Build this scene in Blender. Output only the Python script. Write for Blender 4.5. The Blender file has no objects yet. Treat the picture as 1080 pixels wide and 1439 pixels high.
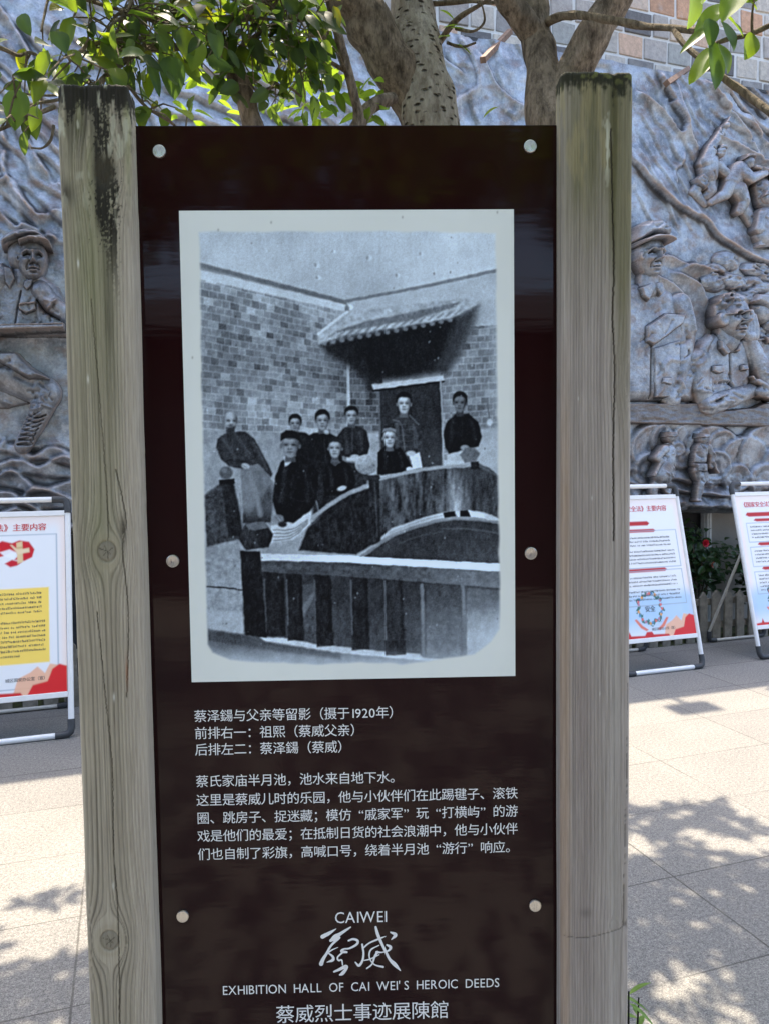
import bpy, math, random
import numpy as np
from mathutils import Vector

R_ = math.radians
scn = bpy.context.scene
COL = scn.collection
rng = np.random.default_rng(7)
random.seed(7)

# ------------------------------------------------------------------ camera
FPX, CX, CY, EYE = 1081.0, 540.0, 719.5, 1.5      # focal length in photo pixels, eye height in metres
_p, _r = R_(3.2), R_(0.73)
_F = np.array([0, math.cos(_p), -math.sin(_p)])
_R0 = np.array([1.0, 0, 0]); _U0 = np.array([0, math.sin(_p), math.cos(_p)])
_R = math.cos(_r)*_R0 - math.sin(_r)*_U0
_U = math.sin(_r)*_R0 + math.cos(_r)*_U0
EYEP = np.array([0, 0, EYE])
cam_data = bpy.data.cameras.new('camera')
cam = bpy.data.objects.new('camera', cam_data); COL.objects.link(cam)
from mathutils import Matrix
cam.matrix_world = Matrix(((_R[0], _U[0], -_F[0], 0), (_R[1], _U[1], -_F[1], 0), (_R[2], _U[2], -_F[2], EYE), (0, 0, 0, 1)))
cam_data.sensor_fit = 'VERTICAL'; cam_data.sensor_height = 36.0
cam_data.lens = FPX/1439.0*36.0
cam_data.clip_start = 0.05; cam_data.clip_end = 3000
scn.camera = cam

# ------------------------------------------------------------------ light
SUN_EL = R_(74.2); SUN_TO = np.array([-0.20, 0.98])     # horizontal direction towards the sun (behind the wall)
SUN_TO = SUN_TO/np.linalg.norm(SUN_TO)
world = bpy.data.worlds.new('World'); scn.world = world; world.use_nodes = True
wn = world.node_tree; wn.nodes.clear()
wo = wn.nodes.new('ShaderNodeOutputWorld'); wb = wn.nodes.new('ShaderNodeBackground'); sk = wn.nodes.new('ShaderNodeTexSky')
sk.sky_type = 'NISHITA'; sk.sun_disc = False; sk.sun_elevation = SUN_EL
sk.sun_rotation = math.atan2(SUN_TO[0], SUN_TO[1]); sk.air_density = 1.0; sk.dust_density = 3.0; sk.ozone_density = 1.0
wb.inputs['Strength'].default_value = 0.15
wn.links.new(sk.outputs[0], wb.inputs[0]); wn.links.new(wb.outputs[0], wo.inputs[0])
sl = bpy.data.lights.new('sun', 'SUN'); sl.energy = 2.75; sl.angle = R_(0.53); sl.color = (1.0, 0.885, 0.70)
so = bpy.data.objects.new('sun', sl); COL.objects.link(so)
_d = Vector((-SUN_TO[0]*math.cos(SUN_EL), -SUN_TO[1]*math.cos(SUN_EL), -math.sin(SUN_EL)))
so.rotation_euler = _d.to_track_quat('-Z', 'Y').to_euler()
scn.view_settings.view_transform = 'Standard'; scn.view_settings.look = 'None'
scn.view_settings.gamma = 1.0; scn.view_settings.exposure = 2.06

# ------------------------------------------------------------------ helpers: frames, meshes, tags
def ray(px, py):
    px = np.asarray(px, float); py = np.asarray(py, float)
    return _F + _R*((px[..., None]-CX)/FPX) + _U*((CY-py[..., None])/FPX)

def at(px, py, depth):                       # a place seen at px,py and `depth` metres ahead
    return EYEP + ray(px, py)*depth

def proj(P):
    v = np.asarray(P)-EYEP
    return CX+FPX*(v@_R)/(v@_F), CY-FPX*(v@_U)/(v@_F)

def ground(px, py):
    d = ray(px, py); return EYEP + d*(-EYE/d[..., 2:3])

class Frame:
    """a vertical plane turned by ang; local x runs along it, y goes away from the viewer, z up"""
    def __init__(s, ang, off):
        s.ang = ang; s.off = off
        s.n = np.array([math.sin(ang), -math.cos(ang), 0]); s.u = np.array([math.cos(ang), math.sin(ang), 0])
        s.loc = -off*s.n
    def pix(s, px, py, w=0.0):
        d = ray(px, py); t = (-s.off+w-EYEP@s.n)/(d@s.n)
        P = EYEP + d*t[..., None]
        return P@s.u, P[..., 2]
    def world(s, x, y, z):
        return s.loc + s.u*x - s.n*y + np.array([0, 0, z])
    def inv(s, P):
        P = np.asarray(P); return np.array([P@s.u, -(P@s.n)-s.off, P[2]])

SIGN = Frame(R_(1.4), 1.10)
WALL = Frame(R_(18.5), 5.5)

def tag(o, label=None, cat=None, group=None, kind=None):
    if label: o['label'] = label
    if cat: o['category'] = cat
    if group: o['group'] = group
    if kind: o['kind'] = kind
    return o

def empty(name, loc=(0, 0, 0), rz=0.0):
    o = bpy.data.objects.new(name, None); COL.objects.link(o)
    o.location = tuple(float(v) for v in loc); o.rotation_euler = (0, 0, rz); o.empty_display_size = 0.1
    return o

def link(name, me, mat=None, parent=None):
    o = bpy.data.objects.new(name, me); COL.objects.link(o)
    if mat: me.materials.append(mat)
    if parent: o.parent = parent
    return o

def mesh_np(name, V, Q, mat=None, parent=None, color=None, smooth=True, extra=None):
    V = np.asarray(V, np.float32); Q = np.asarray(Q, np.int32); k = Q.shape[1]
    me = bpy.data.meshes.new(name)
    me.vertices.add(len(V)); me.vertices.foreach_set('co', V.ravel())
    me.loops.add(Q.size); me.loops.foreach_set('vertex_index', Q.ravel())
    me.polygons.add(len(Q)); me.polygons.foreach_set('loop_start', np.arange(0, Q.size, k, dtype=np.int32))
    me.polygons.foreach_set('use_smooth', np.full(len(Q), smooth))
    me.update(calc_edges=True)
    if color is not None:
        c = np.ones((len(V), 4), np.float32); c[:, :color.shape[1]] = color
        a = me.color_attributes.new('col', 'FLOAT_COLOR', 'POINT'); a.data.foreach_set('color', c.ravel())
    if extra:
        for nm, arr in extra.items():
            a = me.attributes.new(nm, 'FLOAT', 'POINT'); a.data.foreach_set('value', np.asarray(arr, np.float32))
    me.validate()
    return link(name, me, mat, parent)

def grid_quads(nr, nc):
    i = np.arange(nr*nc).reshape(nr, nc)
    return np.stack([i[:-1, :-1], i[:-1, 1:], i[1:, 1:], i[1:, :-1]], -1).reshape(-1, 4)

class MB:
    """collects faces into one mesh"""
    def __init__(s): s.v = []; s.f = []; s.c = []
    def add(s, vs, fs, col=None):
        b = len(s.v); s.v += [tuple(float(q) for q in v) for v in vs]; s.f += [tuple(b+i for i in f) for f in fs]
        s.c += [col or (1, 1, 1)]*len(vs)
    def box(s, x0, x1, y0, y1, z0, z1, col=None):
        s.add([(x0, y0, z0), (x1, y0, z0), (x1, y1, z0), (x0, y1, z0), (x0, y0, z1), (x1, y0, z1), (x1, y1, z1), (x0, y1, z1)],
              [(0, 3, 2, 1), (4, 5, 6, 7), (0, 1, 5, 4), (1, 2, 6, 5), (2, 3, 7, 6), (3, 0, 4, 7)], col)
    def tube(s, pts, rad, n=10, col=None, caps=True, jit=0.0):
        pts = [Vector(p) for p in pts]
        if not hasattr(rad, '__len__'): rad = [rad]*len(pts)
        up = Vector((0.31, 0.77, 0.55)); vs = []
        m = len(pts)
        for i, p in enumerate(pts):
            t = (pts[min(i+1, m-1)]-pts[max(i-1, 0)])
            t = t.normalized() if t.length > 1e-9 else Vector((0, 0, 1))
            a = up - t*up.dot(t)
            if a.length < 1e-4: a = Vector((1, 0, 0)) - t*t.x
            a.normalize(); b = t.cross(a); up = a
            for k in range(n):
                w = 2*math.pi*k/n; rr = rad[i]*(1+jit*(random.random()-.5))
                vs.append(p+(a*math.cos(w)+b*math.sin(w))*rr)
        fs = [(i*n+k, i*n+(k+1) % n, (i+1)*n+(k+1) % n, (i+1)*n+k) for i in range(m-1) for k in range(n)]
        if caps:
            fs.append(tuple(reversed(range(n)))); fs.append(tuple(range((m-1)*n, m*n)))
        s.add(vs, fs, col)
    def prism(s, poly, y0, y1, col=None):           # outline in x,z pulled from y0 (front) to y1
        n = len(poly)
        s.add([(x, y0, z) for x, z in poly]+[(x, y1, z) for x, z in poly],
              [tuple(range(n)), tuple(reversed(range(n, 2*n)))]+[(i, n+i, n+(i+1) % n, (i+1) % n) for i in range(n)], col)
    def build(s, name, mat=None, parent=None, smooth=False, bevel=0.0, seg=2, color=False):
        me = bpy.data.meshes.new(name); me.from_pydata(s.v, [], s.f); me.update()
        if color:
            a = me.color_attributes.new('col', 'FLOAT_COLOR', 'POINT')
            a.data.foreach_set('color', np.array([list(c)+[1] for c in s.c], np.float32).ravel())
        import bmesh
        bm = bmesh.new(); bm.from_mesh(me); bmesh.ops.recalc_face_normals(bm, faces=bm.faces)
        if bevel > 0:
            es = [e for e in bm.edges if len(e.link_faces) == 2 and e.calc_face_angle(0) > 0.6]
            bmesh.ops.bevel(bm, geom=es, offset=bevel, segments=seg, profile=0.6, affect='EDGES', clamp_overlap=True)
        bm.to_mesh(me); bm.free()
        if smooth:
            me.polygons.foreach_set('use_smooth', np.full(len(me.polygons), True))
            try: me.set_sharp_from_angle(angle=R_(50))
            except Exception: pass
        return link(name, me, mat, parent)

# numpy value noise
def vnoise(x, y, seed=0):
    x = np.asarray(x, float); y = np.asarray(y, float)
    xi = np.floor(x).astype(np.int64); yi = np.floor(y).astype(np.int64); fx = x-xi; fy = y-yi
    fx = fx*fx*(3-2*fx); fy = fy*fy*(3-2*fy)
    def h(a, b):
        n = (a*374761393 + b*668265263 + seed*974634777) & 0xffffffff
        n = ((n ^ (n >> 13))*1274126177) & 0xffffffff
        return ((n ^ (n >> 16)) & 0xffff)/65535.0
    return (h(xi, yi)*(1-fx)+h(xi+1, yi)*fx)*(1-fy)+(h(xi, yi+1)*(1-fx)+h(xi+1, yi+1)*fx)*fy

def fbm(x, y, oct=4, seed=0, gain=.5):
    s = 0; a = 1; t = 0
    for i in range(oct):
        s = s+a*vnoise(x*2**i+17.3*i, y*2**i-9.1*i, seed+i); t += a; a *= gain
    return s/t

def sstep(a, b, x):
    t = np.clip((x-a)/(b-a), 0, 1); return t*t*(3-2*t)

def lin(c):
    c = np.asarray(c, float); return np.where(c <= .04045, c/12.92, ((c+.055)/1.055)**2.4)

def segdist(X, Y, a, b):
    dx, dy = b[0]-a[0], b[1]-a[1]; L = dx*dx+dy*dy+1e-12
    t = np.clip(((X-a[0])*dx+(Y-a[1])*dy)/L, 0, 1)
    return np.hypot(X-a[0]-t*dx, Y-a[1]-t*dy), t

def polysd(X, Y, pts):                             # signed distance, positive inside
    d = np.full(X.shape, 1e9); ins = np.zeros(X.shape, bool); n = len(pts)
    for i in range(n):
        a, b = pts[i], pts[(i+1) % n]
        d = np.minimum(d, segdist(X, Y, a, b)[0])
        if a[1] != b[1]:
            c = ((a[1] > Y) != (b[1] > Y)) & (X < (b[0]-a[0])*(Y-a[1])/(b[1]-a[1])+a[0])
            ins ^= c
    return np.where(ins, d, -d)

def spline(pts, n=6):                               # Catmull-Rom through points of any dimension
    P = np.array(pts, float)
    if len(P) < 3: return P
    E = np.vstack([2*P[0]-P[1], P, 2*P[-1]-P[-2]]); out = []
    for i in range(1, len(E)-2):
        for k in range(n):
            t = k/n
            out.append(.5*((2*E[i])+(-E[i-1]+E[i+1])*t+(2*E[i-1]-5*E[i]+4*E[i+1]-E[i+2])*t*t+(-E[i-1]+3*E[i]-3*E[i+1]+E[i+2])*t**3))
    out.append(P[-1]); return np.array(out)

# ------------------------------------------------------------------ materials
class NT:
    def __init__(s, name):
        s.m = bpy.data.materials.new(name); s.m.use_nodes = True; s.t = s.m.node_tree
        s.b = s.t.nodes['Principled BSDF']; s.out = s.t.nodes['Material Output']
    def n(s, typ, **kw):
        nd = s.t.nodes.new(typ)
        for k, v in kw.items():
            if k.startswith('i_'):
                nd.inputs[int(k[2:])].default_value = v
            else: setattr(nd, k, v)
        return nd
    def l(s, a, b): s.t.links.new(a, b)
    def mix(s, fac, a, b, blend='MIX'):
        nd = s.t.nodes.new('ShaderNodeMix'); nd.data_type = 'RGBA'; nd.blend_type = blend
        for sock, v in ((nd.inputs[0], fac), (nd.inputs[6], a), (nd.inputs[7], b)):
            if hasattr(v, 'is_linked') or hasattr(v, 'links'): s.l(v, sock)
            elif hasattr(v, '__len__'): sock.default_value = tuple(v)+((1,) if len(v) == 3 else ())
            else: sock.default_value = v
        return nd.outputs[2]
    def ramp(s, src, stops):
        nd = s.t.nodes.new('ShaderNodeValToRGB'); cr = nd.color_ramp
        while len(cr.elements) < len(stops): cr.elements.new(.5)
        for e, (p, c) in zip(cr.elements, stops):
            e.position = p; e.color = (c, c, c, 1) if not hasattr(c, '__len__') else tuple(c)+(1,)
        s.l(src, nd.inputs[0]); return nd.outputs[0]
    def noise(s, scale, detail=4, rough=.5, vec=None, dist=0.0):
        nd = s.t.nodes.new('ShaderNodeTexNoise'); nd.inputs['Scale'].default_value = scale
        nd.inputs['Detail'].default_value = detail; nd.inputs['Roughness'].default_value = rough; nd.inputs['Distortion'].default_value = dist
        s.l(vec or s.coord(), nd.inputs['Vector']); return nd.outputs[0]
    def coord(s, kind='Object'):
        if not hasattr(s, '_tc'): s._tc = s.t.nodes.new('ShaderNodeTexCoord')
        return s._tc.outputs[kind]
    def scaled(s, sc, vec=None):
        nd = s.t.nodes.new('ShaderNodeMapping'); nd.inputs['Scale'].default_value = sc
        s.l(vec or s.coord(), nd.inputs[0]); return nd.outputs[0]
    def attr(s, name):
        nd = s.t.nodes.new('ShaderNodeAttribute'); nd.attribute_name = name; return nd
    def bump(s, h, strength=.3, dist=.01):
        nd = s.t.nodes.new('ShaderNodeBump'); nd.inputs['Strength'].default_value = strength; nd.inputs['Distance'].default_value = dist
        s.l(h, nd.inputs['Height']); s.l(nd.outputs[0], s.b.inputs['Normal'])
    def set(s, **kw):
        for k, v in kw.items():
            sock = s.b.inputs[{'color': 'Base Color', 'rough': 'Roughness', 'metal': 'Metallic', 'spec': 'Specular IOR Level', 'coat': 'Coat Weight'}[k]]
            if hasattr(v, 'links'): s.l(v, sock)
            elif hasattr(v, '__len__'): sock.default_value = tuple(v)+(1,)
            else: sock.default_value = v
        return s

def plain(name, col, rough=.5, metal=0.0, var=.12, scale=30, bump=0.0, spec=.5):
    t = NT(name); c = np.array(col)
    nz = t.noise(scale, 5, .6)
    t.set(color=t.mix(t.ramp(nz, [(.3, 0), (.7, 1)]), tuple(c*(1-var)), tuple(np.minimum(c*(1+var), 1))), rough=rough, metal=metal, spec=spec)
    if bump: t.bump(nz, bump, .004)
    return t.m

M = {}
t = NT('vertex_wood'); t.set(color=t.mix(t.ramp(t.noise(1, 6, .7, t.scaled((480, 480, 15))), [(.32, 0), (.66, 1)]), t.mix(1.0, t.attr('col').outputs[0], (.70, .685, .67), 'MULTIPLY'), t.attr('col').outputs[0]), rough=.85, spec=.25)
t.bump(t.noise(1, 6, .7, t.scaled((480, 480, 15))), .7, .0016); M['wood'] = t.m
t = NT('print_paper'); t.set(color=t.attr('col').outputs[0], rough=.5, spec=.12); M['print'] = t.m
t = NT('poster_print'); t.set(color=t.attr('col').outputs[0], rough=.45, spec=.4); M['poster'] = t.m
t = NT('dark_brown_panel')
sp = t.ramp(t.noise(260, 2, .5), [(.80, 0), (.84, 1)])
wv = t.noise(1, 2, .5, t.scaled((9, 9, 60)))
t.set(color=t.mix(sp, (.0150, .0036, .0040), (.11, .10, .09)), rough=t.ramp(t.noise(9, 5, .6), [(.3, .05), (.8, .10)]), spec=.23)
t.bump(wv, .03, .004); M['panel'] = t.m
M['letter'] = plain('white_lettering', (.80, .81, .82), .5, var=.03)
t = NT('brushed_steel'); g = t.noise(1, 3, .6, t.scaled((900, 900, 40)))
t.set(color=t.mix(g, (.55, .52, .47), (.75, .72, .66)), rough=t.ramp(g, [(.3, .22), (.7, .42)]), metal=1.0); t.bump(g, .1, .0006); M['steel'] = t.m
M['black_steel'] = plain('dark_steel', (.035, .033, .032), .5, .4, var=.3)
# ------------------------------------------------------------------ ground
t = NT('granite_paving')
s1 = t.noise(220, 3, .7); s2 = t.noise(2.2, 6, .6); s3 = t.noise(75, 4, .75); s4 = t.noise(.9, 3, .5)
base = t.mix(t.ramp(s1, [(.33, 0), (.50, .5), (.68, 1)]), (.13, .126, .12), (.45, .425, .38))
base = t.mix(t.ramp(s3, [(.40, 0), (.60, 1)]), t.mix(1.0, base, (.62, .62, .63), 'MULTIPLY'), base)
base = t.mix(t.ramp(s2, [(.35, 0), (.7, 1)]), t.mix(1.0, base, (.86, .86, .87), 'MULTIPLY'), base)
sep = t.n('ShaderNodeSeparateXYZ'); t.l(t.coord(), sep.inputs[0])
def joint(axis, pitch, phase, wob, w):
    a = t.n('ShaderNodeMath', operation='ADD', i_1=-phase); t.l(sep.outputs[axis], a.inputs[0])
    wn_ = t.n('ShaderNodeMath', operation='MULTIPLY_ADD', i_1=wob, i_2=-wob*.5); t.l(t.noise(7, 4, .6), wn_.inputs[0])
    a2 = t.n('ShaderNodeMath', operation='ADD'); t.l(a.outputs[0], a2.inputs[0]); t.l(wn_.outputs[0], a2.inputs[1])
    pp = t.n('ShaderNodeMath', operation='PINGPONG', i_1=pitch/2); t.l(a2.outputs[0], pp.inputs[0])
    lt = t.n('ShaderNodeMapRange', i_1=w*.45, i_2=w*1.1, i_3=1.0, i_4=0.0); lt.clamp = True; t.l(pp.outputs[0], lt.inputs[0])
    return lt.outputs[0]
GT = Frame(R_(18.5), 0.0)
jx = joint(0, .68, -.19, .006, .0042); jy = joint(1, .47, 2.26, .006, .0036)
jm = t.n('ShaderNodeMath', operation='MAXIMUM'); t.l(jx, jm.inputs[0]); t.l(jy, jm.inputs[1])
jr = t.n('ShaderNodeMath', operation='MULTIPLY'); t.l(jm.outputs[0], jr.inputs[0]); t.l(t.ramp(s4, [(.35, .25), (.6, .95)]), jr.inputs[1])
# each slab has a slightly different tone
def cell(axis, pitch, phase):
    a = t.n('ShaderNodeMath', operation='ADD', i_1=-phase); t.l(sep.outputs[axis], a.inputs[0])
    d = t.n('ShaderNodeMath', operation='DIVIDE', i_1=pitch); t.l(a.outputs[0], d.inputs[0])
    f = t.n('ShaderNodeMath', operation='FLOOR'); t.l(d.outputs[0], f.inputs[0]); return f.outputs[0]
cmb = t.n('ShaderNodeCombineXYZ'); t.l(cell(0, .68, -.19), cmb.inputs[0]); t.l(cell(1, .47, 2.26), cmb.inputs[1])
wnz = t.n('ShaderNodeTexWhiteNoise'); t.l(cmb.outputs[0], wnz.inputs[0])
base = t.mix(wnz.outputs[0], t.mix(1.0, base, (.88, .88, .9), 'MULTIPLY'), base)
base = t.mix(jr.outputs[0], base, (.05, .046, .04))
t.set(color=base, rough=.8, spec=.3)
hh = t.n('ShaderNodeMath', operation='SUBTRACT'); t.l(s1, hh.inputs[0]); t.l(jr.outputs[0], hh.inputs[1])
t.bump(hh.outputs[0], .35, .004)
g = MB(); g.add([(-60, -60, 0), (60, -60, 0), (60, 60, 0), (-60, 60, 0)], [(0, 1, 2, 3)])
go = g.build('paved_ground', t.m); go.rotation_euler = (0, 0, WALL.ang); tag(go, kind='structure')

# ------------------------------------------------------------------ the sign
sign = empty('information_sign', SIGN.loc, SIGN.ang)
tag(sign, 'dark brown exhibition sign with an old group photograph, mounted between two weathered timber posts', 'sign')

def wood_post(name, u0, u1, w_front, depth, top, knots, painter, seed, label=None):
    rc = .009; W = u1-u0
    # perimeter of a rounded square, dense on the front
    per = []
    def arc(cx, cy, a0, a1, n):
        return [(cx+rc*math.cos(a), cy+rc*math.sin(a)) for a in np.linspace(a0, a1, n)]
    y0 = -w_front; y1 = y0+depth
    front = [(u0+rc+(W-2*rc)*k/86, y0) for k in range(87)]
    per += arc(u0+rc, y0+rc, math.pi, 1.5*math.pi, 7)[:-1]+front+arc(u1-rc, y0+rc, 1.5*math.pi, 2*math.pi, 7)[1:]
    per += [(u1, y0+rc+(depth-2*rc)*k/40) for k in range(1, 40)]
    per += arc(u1-rc, y1-rc, 0, .5*math.pi, 4)+arc(u0+rc, y1-rc, .5*math.pi, math.pi, 4)
    per += [(u0, y1-rc-(depth-2*rc)*k/40) for k in range(1, 40)]
    per = np.array(per); n = len(per)
    dl = np.hypot(*np.diff(np.vstack([per, per[:1]]), axis=0).T); ln = np.concatenate([[0], np.cumsum(dl)[:-1]])
    i0 = np.argmin(np.abs(per[:, 0]-u0-rc)+np.abs(per[:, 1]-y0)); ln = ln-ln[i0]+rc
    zs = np.concatenate([np.linspace(0, .6, 60), np.arange(.6015, top-.006, .0016), top-.006+.006*np.sin(np.linspace(0, math.pi/2, 5))])
    Z, L = np.meshgrid(zs, ln, indexing='ij')
    # grain flows round the knots
    psi = L.copy(); kn = np.zeros_like(L)
    for (kx, kz, kr, st) in knots:
        dx = L-kx; dz = (Z-kz)/st; r2 = dx*dx+dz*dz+1e-9
        psi = psi-dx*np.minimum(kr*kr/r2, 1.0)*np.exp(-np.maximum(np.abs(dx)-.05, 0)*30)
        kn = np.maximum(kn, 1-sstep(.75, 1.05, np.sqrt(r2)/kr))
    psi = psi+.010*(fbm(L*9, Z*1.1, 3, seed)-.5)+.0012*(fbm(L*60, Z*7, 2, seed+3)-.5)
    ph = psi/.0052+1.8*vnoise(psi*70, Z*.15, seed+4); fr = ph-np.floor(ph); am = .35+.65*vnoise(np.floor(ph)*3.7, Z*1.5, seed+8)
    g1 = vnoise(psi*300, Z*1.2, seed+5); g2 = vnoise(psi*700, Z*5, seed+6); g3 = vnoise(psi*90, Z*.5, seed+7)
    groove = np.clip(sstep(.45, .85, fr)*(1-sstep(.88, 1.0, fr))*am*1.0+sstep(.72, .92, g2)*.35, 0, 1)
    col, hgt = painter(L, Z, psi, g1, g2, g3, groove, kn)
    pn = np.zeros((n, 2)); c = np.array([(u0+u1)/2, (y0+y1)/2])
    nx = np.gradient(np.concatenate([per[-1:, 1], per[:, 1], per[:1, 1]]))[1:-1]; ny = -np.gradient(np.concatenate([per[-1:, 0], per[:, 0], per[:1, 0]]))[1:-1]
    q = np.hypot(nx, ny); nx /= q; ny /= q
    ins = np.zeros(len(zs)); k5 = 5; ins[-k5:] = .006*(1-np.cos(np.linspace(0, math.pi/2, 5)))
    off = hgt-ins[:, None]
    X = per[:, 0][None]+nx[None]*off; Y = per[:, 1][None]+ny[None]*off
    # uneven worn top
    tz = .0022*(fbm(per[:, 0]*60, per[:, 1]*60, 3, seed+11)-.5)*2
    Zd = Z+np.where(Z > top-.03, (Z-top+.03)/.03, 0)*tz[None]
    V = np.stack([X, Y, Zd], -1).reshape(-1, 3)
    i = np.arange(len(zs)*n).reshape(len(zs), n); j = np.roll(i, -1, axis=1)
    Q = np.stack([i[:-1], j[:-1], j[1:], i[1:]], -1).reshape(-1, 4)
    # top cap: shrinking rings
    Vt = []; Ct = []; b = len(V); rings = [.8, .5, .2, .02]
    last = V[-n:]; cc = last.mean(0)
    for r in rings:
        rr = cc+(last-cc)*r; rr[:, 2] = cc[2]-.001+.004*(fbm(rr[:, 0]*90, rr[:, 1]*90, 3, seed+12)-.5); Vt.append(rr); Ct.append(col[-1]*.9)
    V = np.vstack([V]+Vt); col = np.vstack([col.reshape(-1, 3)]+Ct)
    for k in range(4):
        s_ = (b-n) if k == 0 else b+(k-1)*n; e_ = b+k*n
        a = np.arange(n); bq = np.roll(a, -1)
        Q = np.vstack([Q, np.stack([s_+a, s_+bq, e_+bq, e_+a], -1)])
    o = mesh_np(name, V, Q, M['wood'], sign, color=np.clip(col, 0, 1))
    if label: o['label'] = label
    return o

def wood_base(c0, c1, L, Z, g1, g3, groove, seed):
    m = .55*g3+.45*fbm(L*25, Z*5, 3, seed)
    col = np.array(c0)[None, None]*(1-m[..., None])+np.array(c1)[None, None]*m[..., None]
    return col*(1-.46*groove[..., None])*(.86+.28*g1[..., None])

def lay(col, c, m):
    return col*(1-m[..., None])+np.array(c)[None, None]*m[..., None]

wl0, _ = SIGN.pix(78., 120., .028); wl1, _ = SIGN.pix(181., 120., .028); _, wlt = SIGN.pix(130., 117., .028)
wr0, _ = SIGN.pix(788., 105., .028); wr1, _ = SIGN.pix(890., 105., .028); _, wrt = SIGN.pix(840., 99., .028)
def Lz(px, py, u0):                                    # a spot on a post face, as (distance from its left edge, height)
    x, z = SIGN.pix(float(px), float(py), .028); return float(x-u0), float(z)

def crack(L, Z, pts, w):
    d = np.full(L.shape, 9.0)
    P = spline(pts, 8)
    for a, b in zip(P[:-1], P[1:]):
        sel = (Z > min(a[1], b[1])-.02) & (Z < max(a[1], b[1])+.02)
        if sel.any():
            dd, _ = segdist(L[sel]+.0012*(vnoise(Z[sel]*300, L[sel]*0, 5)-.5), Z[sel], a, b); d[sel] = np.minimum(d[sel], dd)
    return 1-sstep(w*.4, w, d)

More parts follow.
